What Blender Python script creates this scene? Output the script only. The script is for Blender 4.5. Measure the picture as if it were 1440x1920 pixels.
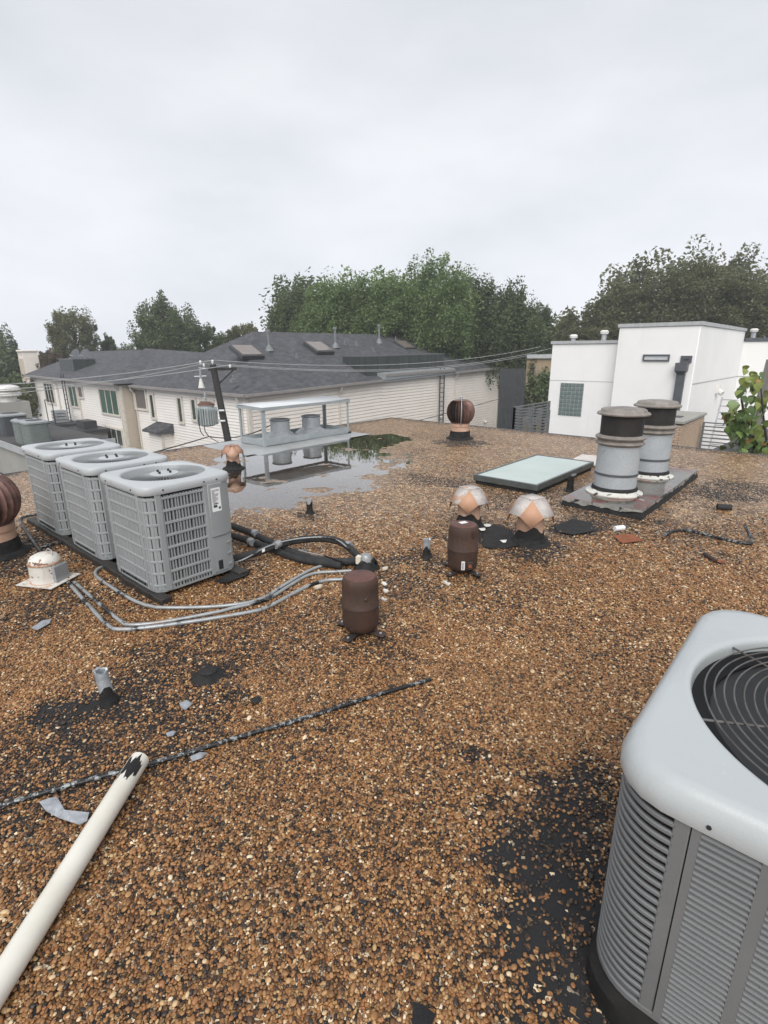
import bpy, bmesh, math, random
import numpy as np
from mathutils import Vector, Matrix
random.seed(7); np.random.seed(7)
for o in list(bpy.data.objects): bpy.data.objects.remove(o)
scene = bpy.context.scene
col = scene.collection
PI = math.pi
# ------------------------------------------------------------------ camera
F, CX, CY, HC = 985.0, 720.0, 960.0, 1.65          # focal length in photo pixels, eye height over the roof
PITCH, YAW, ROLL = math.atan(302/985.0), math.radians(41.3), math.radians(0.3)
fw0 = Vector((-math.sin(YAW), math.cos(YAW), 0)); rt0 = Vector((math.cos(YAW), math.sin(YAW), 0)); upz = Vector((0, 0, 1))
fwd = fw0*math.cos(PITCH) - upz*math.sin(PITCH)
up0 = fw0*math.sin(PITCH) + upz*math.cos(PITCH)
rgt = rt0*math.cos(ROLL) - up0*math.sin(ROLL); upv = rt0*math.sin(ROLL) + up0*math.cos(ROLL)
cam_d = bpy.data.cameras.new('camera'); cam = bpy.data.objects.new('camera', cam_d); col.objects.link(cam)
cam_d.sensor_fit = 'HORIZONTAL'; cam_d.sensor_width = 36.0; cam_d.lens = 36.0*F/1440.0
cam_d.clip_start = 0.05; cam_d.clip_end = 3000
cm = Matrix.Identity(4)
for i in range(3):
    cm[i][0] = rgt[i]; cm[i][1] = upv[i]; cm[i][2] = -fwd[i]
cm[0][3], cm[1][3], cm[2][3] = 0, 0, HC
cam.matrix_world = cm
scene.camera = cam
scene.render.resolution_x = 768; scene.render.resolution_y = 1024
# ------------------------------------------------------------------ sky and sun (overcast)
SUN_EL, SUN_AZ = math.radians(46), math.radians(146)     # azimuth measured from +Y clockwise
world = bpy.data.worlds.new('World'); scene.world = world; world.use_nodes = True
nt = world.node_tree; nt.nodes.clear()
def N(t, ty, **kw):
    n = t.nodes.new(ty)
    for k, v in kw.items(): setattr(n, k, v)
    return n
wo = N(nt, 'ShaderNodeOutputWorld'); bg = N(nt, 'ShaderNodeBackground')
sky = N(nt, 'ShaderNodeTexSky', sky_type='NISHITA', sun_disc=False, sun_elevation=SUN_EL, sun_rotation=SUN_AZ)
sky.dust_density = 4
hs = N(nt, 'ShaderNodeHueSaturation'); hs.inputs['Saturation'].default_value = 0.25; hs.inputs['Value'].default_value = 0.10
tc = N(nt, 'ShaderNodeTexCoord'); mp = N(nt, 'ShaderNodeMapping'); mp.inputs['Scale'].default_value = (1.1, 1.1, 3.2)
nz = N(nt, 'ShaderNodeTexNoise'); nz.inputs['Scale'].default_value = 2.3; nz.inputs['Detail'].default_value = 5; nz.inputs['Roughness'].default_value = 0.5
rp = N(nt, 'ShaderNodeValToRGB')
rp.color_ramp.elements[0].position = 0.34; rp.color_ramp.elements[0].color = (0.640, 0.672, 0.725, 1)
rp.color_ramp.elements[1].position = 0.66; rp.color_ramp.elements[1].color = (0.768, 0.786, 0.828, 1)
mx = N(nt, 'ShaderNodeMix', data_type='RGBA'); mx.inputs[0].default_value = 0.90
nt.links.new(tc.outputs['Generated'], mp.inputs['Vector']); nt.links.new(mp.outputs[0], nz.inputs['Vector'])
nt.links.new(nz.outputs['Fac'], rp.inputs[0]); nt.links.new(sky.outputs[0], hs.inputs['Color'])
nt.links.new(hs.outputs[0], mx.inputs[6]); nt.links.new(rp.outputs[0], mx.inputs[7])
sxyz = N(nt, 'ShaderNodeSeparateXYZ'); nt.links.new(tc.outputs['Generated'], sxyz.inputs[0])       # overcast thins toward the horizon
hr = N(nt, 'ShaderNodeMapRange'); hr.inputs[1].default_value = 0.0; hr.inputs[2].default_value = 0.42; hr.inputs[3].default_value = 1.16; hr.inputs[4].default_value = 0.97; nt.links.new(sxyz.outputs[2], hr.inputs[0])
hm_ = N(nt, 'ShaderNodeVectorMath', operation='SCALE'); nt.links.new(mx.outputs[2], hm_.inputs[0]); nt.links.new(hr.outputs[0], hm_.inputs['Scale'])
nt.links.new(hm_.outputs[0], bg.inputs['Color']); bg.inputs['Strength'].default_value = 0.605
nt.links.new(bg.outputs[0], wo.inputs[0])
sun_d = bpy.data.lights.new('sun', 'SUN'); sun = bpy.data.objects.new('sun', sun_d); col.objects.link(sun)
sun_d.energy = 1.5; sun_d.angle = math.radians(50); sun_d.color = (1.0, 0.975, 0.94)
sd = Vector((math.sin(SUN_AZ)*math.cos(SUN_EL), math.cos(SUN_AZ)*math.cos(SUN_EL), math.sin(SUN_EL)))
sun.rotation_euler = sd.to_track_quat('Z', 'Y').to_euler(); sun.location = (0, -5, 20)
vs = scene.view_settings
vs.view_transform = 'Standard'; vs.look = 'None'; vs.exposure = 1.0; vs.gamma = 1; vs.use_curve_mapping = False
cy_ = scene.cycles; cy_.max_bounces = 7; cy_.diffuse_bounces = 3; cy_.glossy_bounces = 3; cy_.transmission_bounces = 4; cy_.volume_bounces = 0; cy_.transparent_max_bounces = 6
# ------------------------------------------------------------------ surveying: where a sight line meets a known plane of the place
def sight(u, v): return fwd*F + rgt*(u-CX) - upv*(v-CY)
def hit(u, v, axis, val):
    r = sight(u, v); o = Vector((0, 0, HC)); t = (val-o[axis])/r[axis]; return o + r*t
def PX(u, v, x): return hit(u, v, 0, x)
def PY(u, v, y): return hit(u, v, 1, y)
def PZ(u, v, z=0.0): return hit(u, v, 2, z)
def PD(u, v, d):
    r = sight(u, v); k = d/r.dot(fw0); return Vector((0, 0, HC)) + r*k
# ------------------------------------------------------------------ materials
MATS = {}
def mat(name, c1, c2=None, rough=0.6, metal=0.0, scale=6.0, bump=0.0, bscale=60.0, spots=(), spec=0.5, rvar=0.12, stretch=None, streak=None):
    """two-tone noise base, optional worn spots (colour, scale, lo, hi), fine bump"""
    if name in MATS: return MATS[name]
    m = bpy.data.materials.new(name); m.use_nodes = True; t = m.node_tree; b = t.nodes['Principled BSDF']
    c2 = c2 or tuple(x*0.82 for x in c1)
    tc = N(t, 'ShaderNodeTexCoord'); oi = N(t, 'ShaderNodeObjectInfo'); ad = N(t, 'ShaderNodeVectorMath', operation='ADD')
    sc = N(t, 'ShaderNodeMath', operation='MULTIPLY'); sc.inputs[1].default_value = 7.0
    t.links.new(oi.outputs['Random'], sc.inputs[0]); t.links.new(tc.outputs['Object'], ad.inputs[0]); t.links.new(sc.outputs[0], ad.inputs[1])
    vec = ad.outputs[0]
    if stretch:
        mpn = N(t, 'ShaderNodeMapping'); mpn.inputs['Scale'].default_value = stretch; t.links.new(vec, mpn.inputs['Vector']); vec = mpn.outputs[0]
    def noise(s, d=5, v=None):
        n = N(t, 'ShaderNodeTexNoise'); n.inputs['Scale'].default_value = s; n.inputs['Detail'].default_value = d
        n.inputs['Roughness'].default_value = 0.62; t.links.new(v or vec, n.inputs['Vector']); return n.outputs['Fac']
    def ramp(f, lo, hi):
        r = N(t, 'ShaderNodeMapRange'); r.inputs[1].default_value = lo; r.inputs[2].default_value = hi
        r.interpolation_type = 'SMOOTHSTEP'; t.links.new(f, r.inputs[0]); return r.outputs[0]
    def mix(f, a, bb):
        x = N(t, 'ShaderNodeMix', data_type='RGBA'); t.links.new(f, x.inputs[0])
        for i, q in ((6, a), (7, bb)):
            if isinstance(q, tuple): x.inputs[i].default_value = (*q, 1)
            else: t.links.new(q, x.inputs[i])
        return x.outputs[2]
    f0 = noise(scale); colr = mix(ramp(f0, 0.3, 0.7), c1, c2)
    for (sc_, s, lo, hi) in spots: colr = mix(ramp(noise(s, 6), lo, hi), colr, sc_)
    if streak:                                   # vertical run-down marks
        mpn = N(t, 'ShaderNodeMapping'); mpn.inputs['Scale'].default_value = (streak[1], streak[1], streak[1]*0.06)
        t.links.new(ad.outputs[0], mpn.inputs['Vector']); colr = mix(ramp(noise(1.0, 4, mpn.outputs[0]), streak[2], streak[3]), colr, streak[0])
    t.links.new(colr, b.inputs['Base Color'])
    rr = N(t, 'ShaderNodeMapRange'); rr.inputs[3].default_value = max(0.03, rough-rvar); rr.inputs[4].default_value = min(1, rough+rvar)
    t.links.new(noise(scale*2.3), rr.inputs[0]); t.links.new(rr.outputs[0], b.inputs['Roughness'])
    b.inputs['Metallic'].default_value = metal; b.inputs['Specular IOR Level'].default_value = spec
    if bump:
        bp = N(t, 'ShaderNodeBump'); bp.inputs['Strength'].default_value = bump; bp.inputs['Distance'].default_value = 0.01
        t.links.new(noise(bscale, 4), bp.inputs['Height']); t.links.new(bp.outputs[0], b.inputs['Normal'])
    MATS[name] = m; return m
RUST = (0.13, 0.045, 0.022); TAR = (0.012, 0.012, 0.013)
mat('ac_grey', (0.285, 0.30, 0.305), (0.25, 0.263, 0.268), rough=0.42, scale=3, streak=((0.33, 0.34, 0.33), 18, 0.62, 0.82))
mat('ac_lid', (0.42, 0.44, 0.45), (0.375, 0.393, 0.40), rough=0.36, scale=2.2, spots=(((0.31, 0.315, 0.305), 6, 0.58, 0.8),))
mat('ac_dark', (0.018, 0.019, 0.021), rough=0.55)
mat('ac_coil', (0.022, 0.023, 0.025), rough=0.5, metal=0.3)
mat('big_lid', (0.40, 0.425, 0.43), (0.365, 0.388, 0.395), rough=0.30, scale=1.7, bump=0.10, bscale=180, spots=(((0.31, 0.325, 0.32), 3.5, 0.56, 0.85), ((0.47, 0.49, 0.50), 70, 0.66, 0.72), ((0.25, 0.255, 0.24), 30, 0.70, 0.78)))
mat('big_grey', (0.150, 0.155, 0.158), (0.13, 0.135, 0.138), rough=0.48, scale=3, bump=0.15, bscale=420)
mat('guard', (0.10, 0.098, 0.095), (0.055, 0.045, 0.04), rough=0.45, scale=14)
mat('fan_black', (0.010, 0.010, 0.011), rough=0.65, spec=0.2)
mat('tar', TAR, (0.022, 0.021, 0.021), rough=0.72, spec=0.3, scale=9, bump=0.6, bscale=45)
mat('tar_rough', (0.009, 0.009, 0.010), (0.020, 0.019, 0.018), rough=0.75, spec=0.3, scale=12, bump=0.9, bscale=30)
mat('galv', (0.42, 0.44, 0.455), (0.33, 0.35, 0.365), rough=0.42, metal=0.35, scale=9)
mat('galv_speck', (0.44, 0.47, 0.49), (0.38, 0.41, 0.43), rough=0.5, metal=0.2, scale=4, spots=(((0.20, 0.205, 0.205), 150, 0.52, 0.68), ((0.54, 0.56, 0.57), 2.2, 0.58, 0.75)))
mat('cap_buff', (0.26, 0.235, 0.21), (0.16, 0.14, 0.125), rough=0.6, scale=9, spots=(((0.15, 0.13, 0.12), 13, 0.62, 0.75),))
mat('flue_black', (0.010, 0.009, 0.009), (0.020, 0.016, 0.014), rough=0.7, scale=8, streak=((0.05, 0.03, 0.02), 14, 0.62, 0.85))
mat('white_flash', (0.62, 0.61, 0.56), (0.5, 0.49, 0.45), rough=0.55, spots=((TAR, 11, 0.56, 0.64),))
mat('pink_paint', (0.50, 0.32, 0.23), (0.42, 0.26, 0.18), rough=0.65, scale=7, spots=(((0.62, 0.58, 0.54), 9, 0.62, 0.74), (TAR, 7, 0.68, 0.72)))
mat('pink_kite', (0.52, 0.30, 0.19), (0.44, 0.25, 0.16), rough=0.65, scale=6, spots=(((0.60, 0.52, 0.46), 12, 0.62, 0.76), ((0.14, 0.06, 0.03), 8, 0.72, 0.77)))
mat('white_peel', (0.52, 0.47, 0.44), (0.40, 0.37, 0.35), rough=0.75, scale=16, spots=(((0.44, 0.27, 0.18), 6, 0.57, 0.66), ((0.24, 0.22, 0.21), 34, 0.56, 0.70)))
mat('old_cap', (0.30, 0.15, 0.095), (0.42, 0.25, 0.18), rough=0.7, scale=9, spots=(((0.06, 0.03, 0.02), 10, 0.55, 0.65),))
mat('rust', (0.058, 0.027, 0.017), (0.036, 0.019, 0.0135), rough=0.72, scale=7, bump=0.35, bscale=110, spots=(((0.12, 0.05, 0.032), 15, 0.62, 0.8), ((0.022, 0.015, 0.014), 6, 0.6, 0.78)))
mat('rust_top', (0.13, 0.055, 0.042), (0.075, 0.034, 0.026), rough=0.6, scale=10, bump=0.35, bscale=110)
mat('rust_dark', (0.026, 0.021, 0.019), (0.05, 0.028, 0.02), rough=0.6, scale=9)
mat('turbine', (0.23, 0.125, 0.105), (0.10, 0.055, 0.046), rough=0.45, metal=0.3, scale=9, spots=(((0.34, 0.25, 0.21), 12, 0.6, 0.72),))
mat('turbine_far', (0.20, 0.105, 0.08), (0.085, 0.05, 0.042), rough=0.5, metal=0.3, scale=9, spots=(((0.40, 0.30, 0.25), 10, 0.66, 0.78),))
mat('white_rust', (0.68, 0.66, 0.61), (0.56, 0.53, 0.48), rough=0.45, scale=6, spots=((RUST, 16, 0.60, 0.64), ((0.42, 0.22, 0.11), 7, 0.56, 0.72)), streak=((0.24, 0.09, 0.04), 26, 0.58, 0.68))
mat('rust_rim', (0.20, 0.075, 0.03), (0.42, 0.30, 0.22), rough=0.7, scale=22)
mat('pvc', (0.66, 0.64, 0.575), (0.58, 0.555, 0.485), rough=0.35, scale=5, spots=(((0.5, 0.47, 0.40), 16, 0.70, 0.85),))
mat('conduit', (0.36, 0.375, 0.38), (0.27, 0.28, 0.285), rough=0.4, metal=0.35, scale=10, spots=((TAR, 4.5, 0.53, 0.60), (TAR, 70, 0.62, 0.68), ((0.30, 0.22, 0.17), 6, 0.60, 0.74)))
mat('conduit_tar', (0.32, 0.335, 0.335), (0.22, 0.23, 0.23), rough=0.45, metal=0.2, scale=10, spots=((TAR, 42, 0.45, 0.50), (TAR, 3.5, 0.46, 0.56), (TAR, 110, 0.53, 0.58)))
mat('foam', (0.014, 0.014, 0.015), (0.030, 0.030, 0.031), rough=0.8, scale=14, bump=0.5, bscale=60)
mat('tape_grey', (0.22, 0.235, 0.245), (0.34, 0.35, 0.36), rough=0.4, metal=0.2, scale=18, bump=0.5, bscale=40)
mat('duct_tape', (0.40, 0.42, 0.45), (0.27, 0.285, 0.305), rough=0.35, metal=0.35, scale=25, bump=0.8, bscale=30)
mat('lead', (0.47, 0.50, 0.53), (0.30, 0.33, 0.36), rough=0.42, metal=0.4, scale=16, spots=(((0.66, 0.67, 0.68), 14, 0.6, 0.72), (TAR, 12, 0.63, 0.68)))
mat('skylight_frame', (0.075, 0.088, 0.085), (0.11, 0.122, 0.118), rough=0.38, metal=0.3, scale=8)
mat('skylight_glass', (0.37, 0.45, 0.405), (0.42, 0.49, 0.45), rough=0.10, scale=1.4, spec=0.7, rvar=0.05)
mat('white_board', (0.60, 0.56, 0.52), (0.5, 0.46, 0.42), rough=0.6)
mat('wood_black', (0.016, 0.014, 0.013), (0.035, 0.03, 0.026), rough=0.55, scale=10, bump=0.6, bscale=30)
mat('plat_top', (0.13, 0.115, 0.095), (0.075, 0.07, 0.06), rough=0.14, metal=0.0, scale=3, rvar=0.1, spec=0.8, spots=(((0.125, 0.032, 0.022), 2.6, 0.52, 0.55), ((0.30, 0.28, 0.25), 6, 0.63, 0.68)))
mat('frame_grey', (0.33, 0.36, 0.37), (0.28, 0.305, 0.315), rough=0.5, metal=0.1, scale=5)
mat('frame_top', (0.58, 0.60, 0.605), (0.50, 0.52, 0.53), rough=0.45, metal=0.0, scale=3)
mat('membrane', (0.36, 0.37, 0.375), (0.28, 0.285, 0.285), rough=0.35, scale=2.2, bump=0.3, bscale=12, spots=(((0.16, 0.13, 0.11), 7, 0.64, 0.74),))
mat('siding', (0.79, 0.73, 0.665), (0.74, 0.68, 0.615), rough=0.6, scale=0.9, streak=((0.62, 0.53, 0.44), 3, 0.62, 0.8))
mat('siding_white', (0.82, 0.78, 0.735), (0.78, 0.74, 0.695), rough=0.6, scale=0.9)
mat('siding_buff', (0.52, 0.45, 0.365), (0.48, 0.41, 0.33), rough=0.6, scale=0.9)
mat('trim', (0.66, 0.61, 0.54), rough=0.55)
mat('gutter', (0.27, 0.25, 0.235), (0.22, 0.205, 0.195), rough=0.45, scale=4)
mat('pane', (0.035, 0.05, 0.045), (0.055, 0.075, 0.066), rough=0.07, scale=0.7, rvar=0.03, spec=0.6)
mat('pane_green', (0.055, 0.105, 0.082), (0.075, 0.13, 0.105), rough=0.08, scale=0.7, rvar=0.03)
mat('curtain', (0.16, 0.14, 0.13), (0.11, 0.095, 0.09), rough=0.6, stretch=(8, 8, 0.4))
mat('vent_dull', (0.19, 0.20, 0.205), (0.14, 0.15, 0.155), rough=0.6)
mat('stucco', (0.81, 0.80, 0.785), (0.77, 0.76, 0.745), rough=0.8, scale=0.7, bump=0.25, bscale=30, streak=((0.66, 0.65, 0.62), 3.2, 0.58, 0.88))
mat('stucco_grey', (0.33, 0.32, 0.29), (0.27, 0.265, 0.24), rough=0.85, scale=0.8, bump=0.2, bscale=25)
mat('coping', (0.42, 0.43, 0.43), (0.33, 0.34, 0.34), rough=0.5, scale=4)
mat('dark_metal', (0.045, 0.048, 0.052), (0.065, 0.068, 0.072), rough=0.5, metal=0.3, scale=3)
mat('steel_grey', (0.105, 0.112, 0.122), (0.085, 0.09, 0.10), rough=0.45, metal=0.3, scale=4)
mat('rail_grey', (0.17, 0.18, 0.185), (0.13, 0.135, 0.14), rough=0.5, metal=0.3)
mat('screen_wall', (0.026, 0.032, 0.032), (0.05, 0.058, 0.057), rough=0.4, stretch=(2.2, 2.2, 0.25), scale=2)
mat('brick', (0.50, 0.37, 0.265), (0.42, 0.30, 0.21), rough=0.8, scale=5, bump=0.2, bscale=60)
mat('brick_tan', (0.31, 0.235, 0.15), (0.27, 0.20, 0.125), rough=0.85, scale=3)
mat('mortar', (0.14, 0.115, 0.095), rough=0.9)
mat('glass_block', (0.105, 0.145, 0.14), (0.15, 0.195, 0.185), rough=0.16, scale=9, bump=0.5, bscale=14)
mat('rubber', (0.010, 0.010, 0.010), (0.018, 0.017, 0.016), rough=0.8, spec=.2, bump=.3, bscale=40)
mat('lid_rust', (0.13, 0.062, 0.04), (0.085, 0.045, 0.033), rough=0.75, scale=12)
mat('pole_wood', (0.020, 0.018, 0.017), (0.035, 0.031, 0.028), rough=0.85, stretch=(20, 20, 1), bump=0.5, bscale=8)
mat('trans_grey', (0.43, 0.46, 0.46), (0.36, 0.39, 0.39), rough=0.5, metal=0.1, scale=4)
mat('porcelain', (0.72, 0.70, 0.66), rough=0.3)
mat('wire', (0.42, 0.42, 0.42), (0.33, 0.33, 0.33), rough=0.5, metal=0.3)
mat('wire_dark', (0.03, 0.03, 0.032), rough=0.6)
mat('bark', (0.052, 0.041, 0.031), (0.030, 0.024, 0.019), rough=0.9, stretch=(6, 6, 1), bump=0.8, bscale=12)
mat('paper', (0.74, 0.75, 0.75), (0.68, 0.69, 0.69), rough=0.5)
mat('print', (0.05, 0.05, 0.055), rough=0.6)
mat('plaster', (0.66, 0.61, 0.52), (0.55, 0.47, 0.37), rough=0.7)
mat('rust_plate', (0.24, 0.075, 0.028), (0.17, 0.05, 0.02), rough=0.6, scale=18)
mat('asphalt', (0.05, 0.05, 0.05), (0.065, 0.063, 0.06), rough=0.9, scale=0.6)
mat('weather_post', (0.20, 0.185, 0.17), (0.14, 0.128, 0.118), rough=0.85, stretch=(12, 12, 1))
mat('alu', (0.55, 0.56, 0.57), rough=0.35, metal=0.5)

def leaf_mat(name, a, b, c):
    m = bpy.data.materials.new(name); m.use_nodes = True; t = m.node_tree; p = t.nodes['Principled BSDF']
    g = N(t, 'ShaderNodeNewGeometry'); r = N(t, 'ShaderNodeValToRGB'); r.color_ramp.elements[0].color = (*a, 1); r.color_ramp.elements[1].color = (*c, 1)
    e = r.color_ramp.elements.new(0.55); e.color = (*b, 1)
    tc = N(t, 'ShaderNodeTexCoord'); nz = N(t, 'ShaderNodeTexNoise'); nz.inputs['Scale'].default_value = 0.55; nz.inputs['Detail'].default_value = 3
    t.links.new(tc.outputs['Object'], nz.inputs['Vector'])
    ma = N(t, 'ShaderNodeMath', operation='MULTIPLY_ADD'); ma.inputs[1].default_value = 0.55; t.links.new(g.outputs['Random Per Island'], ma.inputs[0])
    ms = N(t, 'ShaderNodeMath', operation='MULTIPLY_ADD'); ms.inputs[1].default_value = 1.3; ms.inputs[2].default_value = -0.42
    t.links.new(nz.outputs['Fac'], ms.inputs[0]); t.links.new(ms.outputs[0], ma.inputs[2]); t.links.new(ma.outputs[0], r.inputs[0])
    t.links.new(r.outputs[0], p.inputs['Base Color']); p.inputs['Roughness'].default_value = 0.6
    tr = N(t, 'ShaderNodeBsdfTranslucent'); t.links.new(r.outputs[0], tr.inputs['Color'])
    mxs = N(t, 'ShaderNodeMixShader'); mxs.inputs[0].default_value = 0.48
    t.links.new(p.outputs[0], mxs.inputs[1]); t.links.new(tr.outputs[0], mxs.inputs[2]); t.links.new(mxs.outputs[0], t.nodes['Material Output'].inputs[0])
    MATS[name] = m
leaf_mat('leaf_green', (0.092, 0.140, 0.050), (0.175, 0.245, 0.092), (0.25, 0.325, 0.14))
leaf_mat('leaf_dark', (0.062, 0.088, 0.040), (0.118, 0.158, 0.070), (0.18, 0.22, 0.10))
leaf_mat('leaf_olive', (0.080, 0.088, 0.040), (0.150, 0.158, 0.074), (0.22, 0.218, 0.105))
leaf_mat('leaf_brown', (0.085, 0.06, 0.038), (0.15, 0.11, 0.066), (0.21, 0.16, 0.10))
mat('leaf_near_a', (0.095, 0.15, 0.035), (0.13, 0.20, 0.05), rough=0.45, scale=9)
mat('leaf_near_b', (0.20, 0.23, 0.05), (0.15, 0.20, 0.05), rough=0.45, scale=9, spots=(((0.34, 0.20, 0.06), 12, 0.6, 0.72),))
mat('leaf_near_c', (0.055, 0.095, 0.028), (0.08, 0.13, 0.035), rough=0.45, scale=9)
mat('leaf_near_d', (0.36, 0.17, 0.07), (0.28, 0.20, 0.06), rough=0.5, scale=9)

# ------------------------------------------------------------------ mesh helpers
class MB:
    def __init__(s): s.v = []; s.f = []
    def add(s, vs, fs):
        n = len(s.v); s.v += [tuple(q) for q in vs]; s.f += [tuple(i+n for i in f) for f in fs]; return s
    def quad(s, a, b, c, d): return s.add([a, b, c, d], [(0, 1, 2, 3)])
    def box(s, x0, x1, y0, y1, z0, z1):
        return s.add([(x0,y0,z0),(x1,y0,z0),(x1,y1,z0),(x0,y1,z0),(x0,y0,z1),(x1,y0,z1),(x1,y1,z1),(x0,y1,z1)],
                     [(0,3,2,1),(4,5,6,7),(0,1,5,4),(1,2,6,5),(2,3,7,6),(3,0,4,7)])
    def obox(s, c, ax, ay, az):            # oriented box: centre and three half-extent vectors
        c, ax, ay, az = map(Vector, (c, ax, ay, az)); vs = []
        for k in (-1, 1):
            for (i, j) in ((-1,-1),(1,-1),(1,1),(-1,1)): vs.append(c+ax*i+ay*j+az*k)
        return s.add(vs, [(0,3,2,1),(4,5,6,7),(0,1,5,4),(1,2,6,5),(2,3,7,6),(3,0,4,7)])
    def beam(s, a, b, w, h, up=(0,0,1)):
        a, b, up = Vector(a), Vector(b), Vector(up); d = b-a; sd = d.cross(up)
        if sd.length < 1e-6: sd = d.cross(Vector((1,0,0)))
        sd.normalize(); u2 = sd.cross(d).normalized(); return s.obox((a+b)/2, d/2, sd*w/2, u2*h/2)
    def tube(s, pts, r, n=10, caps=True):
        pts = [Vector(q) for q in pts]; m = len(pts); rs = r if isinstance(r, (list, tuple)) else [r]*m
        base = len(s.v); prev = None
        for i, q in enumerate(pts):
            d = (pts[min(i+1, m-1)]-pts[max(i-1, 0)]).normalized()
            if prev is None:
                a = d.cross(Vector((0,0,1)));
                if a.length < 1e-3: a = d.cross(Vector((1,0,0)))
            else: a = prev - d*prev.dot(d)
            a.normalize(); b = d.cross(a); prev = a
            for k in range(n):
                t = 2*PI*k/n; s.v.append(tuple(q + (a*math.cos(t)+b*math.sin(t))*rs[i]))
        for i in range(m-1):
            for k in range(n):
                k2 = (k+1) % n; s.f.append((base+i*n+k, base+i*n+k2, base+(i+1)*n+k2, base+(i+1)*n+k))
        if caps:
            s.f.append(tuple(base+k for k in reversed(range(n)))); s.f.append(tuple(base+(m-1)*n+k for k in range(n)))
        return s
    def lathe(s, prof, n=24, c=(0,0,0), jag=0.0, a0=0.0):
        base = len(s.v)
        for (r, z) in prof:
            for k in range(n):
                t = 2*PI*k/n+a0; q = 1+random.uniform(-jag, jag)
                s.v.append((c[0]+r*q*math.cos(t), c[1]+r*q*math.sin(t), c[2]+z+random.uniform(-jag, jag)*0.05))
        for i in range(len(prof)-1):
            for k in range(n):
                k2 = (k+1) % n; s.f.append((base+i*n+k, base+i*n+k2, base+(i+1)*n+k2, base+(i+1)*n+k))
        if prof[-1][0] > 1e-4: s.f.append(tuple(base+(len(prof)-1)*n+k for k in range(n)))
        if prof[0][0] > 1e-4: s.f.append(tuple(base+k for k in reversed(range(n))))
        return s
    def loft(s, rings, cap0=True, cap1=True):
        base = len(s.v); n = len(rings[0])
        for r in rings: s.v += [tuple(q) for q in r]
        for i in range(len(rings)-1):
            for k in range(n):
                k2 = (k+1) % n; s.f.append((base+i*n+k, base+i*n+k2, base+(i+1)*n+k2, base+(i+1)*n+k))
        if cap0: s.f.append(tuple(base+k for k in reversed(range(n))))
        if cap1: s.f.append(tuple(base+(len(rings)-1)*n+k for k in range(n)))
        return s
    def build(s, name, m, parent=None, bevel=0.0, angle=38, kind=None, loc=None):
        me = bpy.data.meshes.new(name); me.from_pydata(s.v, [], s.f); me.update()
        bm = bmesh.new(); bm.from_mesh(me); bmesh.ops.recalc_face_normals(bm, faces=bm.faces); bm.to_mesh(me); bm.free()
        me.polygons.foreach_set('use_smooth', [True]*len(me.polygons)); me.set_sharp_from_angle(angle=math.radians(angle))
        me.materials.append(MATS[m] if isinstance(m, str) else m)
        return link(name, me, parent, bevel, kind, loc)
def link(name, me, parent=None, bevel=0.0, kind=None, loc=None):
    o = bpy.data.objects.new(name, me); col.objects.link(o)
    if parent: o.parent = parent
    if loc is not None: o.location = loc
    if bevel:
        b = o.modifiers.new('bevel', 'BEVEL'); b.width = bevel; b.segments = 2; b.limit_method = 'ANGLE'; b.angle_limit = math.radians(40)
    if kind: o['kind'] = kind
    return o
def tag(o, label, cat, group=None):
    o['label'] = label; o['category'] = cat
    if group: o['group'] = group
    return o
def thing(name, label, cat, loc=(0,0,0), rz=0.0, group=None):
    o = bpy.data.objects.new(name, None); col.objects.link(o); o.location = loc; o.rotation_euler = (0, 0, rz)
    o.empty_display_size = 0.2
    return tag(o, label, cat, group)
def copy_thing(root, loc, rz, label):
    def cp(o, par):
        c = o.copy(); col.objects.link(c); c.parent = par
        for ch in KIDS[o]: cp(ch, c)
        return c
    KIDS = {}
    def collect(o):
        KIDS[o] = [q for q in col.objects if q.parent == o]
        for q in KIDS[o]: collect(q)
    collect(root)
    r = cp(root, None); r.location = loc; r.rotation_euler = (0, 0, rz); r['label'] = label; return r
def rrect(hx, hy, r, z, n=7, cx=0, cy=0):
    out = []
    for (sx, sy, a0) in ((1,-1,-PI/2),(1,1,0),(-1,1,PI/2),(-1,-1,PI)):
        for k in range(n):
            a = a0+PI/2*k/(n-1); out.append((cx+sx*(hx-r)+r*math.cos(a), cy+sy*(hy-r)+r*math.sin(a), z))
    return out
# value noise for the roof
_tab = np.random.RandomState(3).rand(256, 256)
def vnoise(x, y):
    xi = np.floor(x).astype(int); yi = np.floor(y).astype(int); fx = x-xi; fy = y-yi
    fx = fx*fx*(3-2*fx); fy = fy*fy*(3-2*fy)
    g = lambda a, b: _tab[a % 256, b % 256]
    return (g(xi,yi)*(1-fx)+g(xi+1,yi)*fx)*(1-fy)+(g(xi,yi+1)*(1-fx)+g(xi+1,yi+1)*fx)*fy
def fbm(x, y, o=4):
    s = 0; a = 0.5; t = 0
    for k in range(o): s = s+a*vnoise(x*2**k+17*k, y*2**k+31*k); t += a; a *= 0.55
    return s/t
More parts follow.
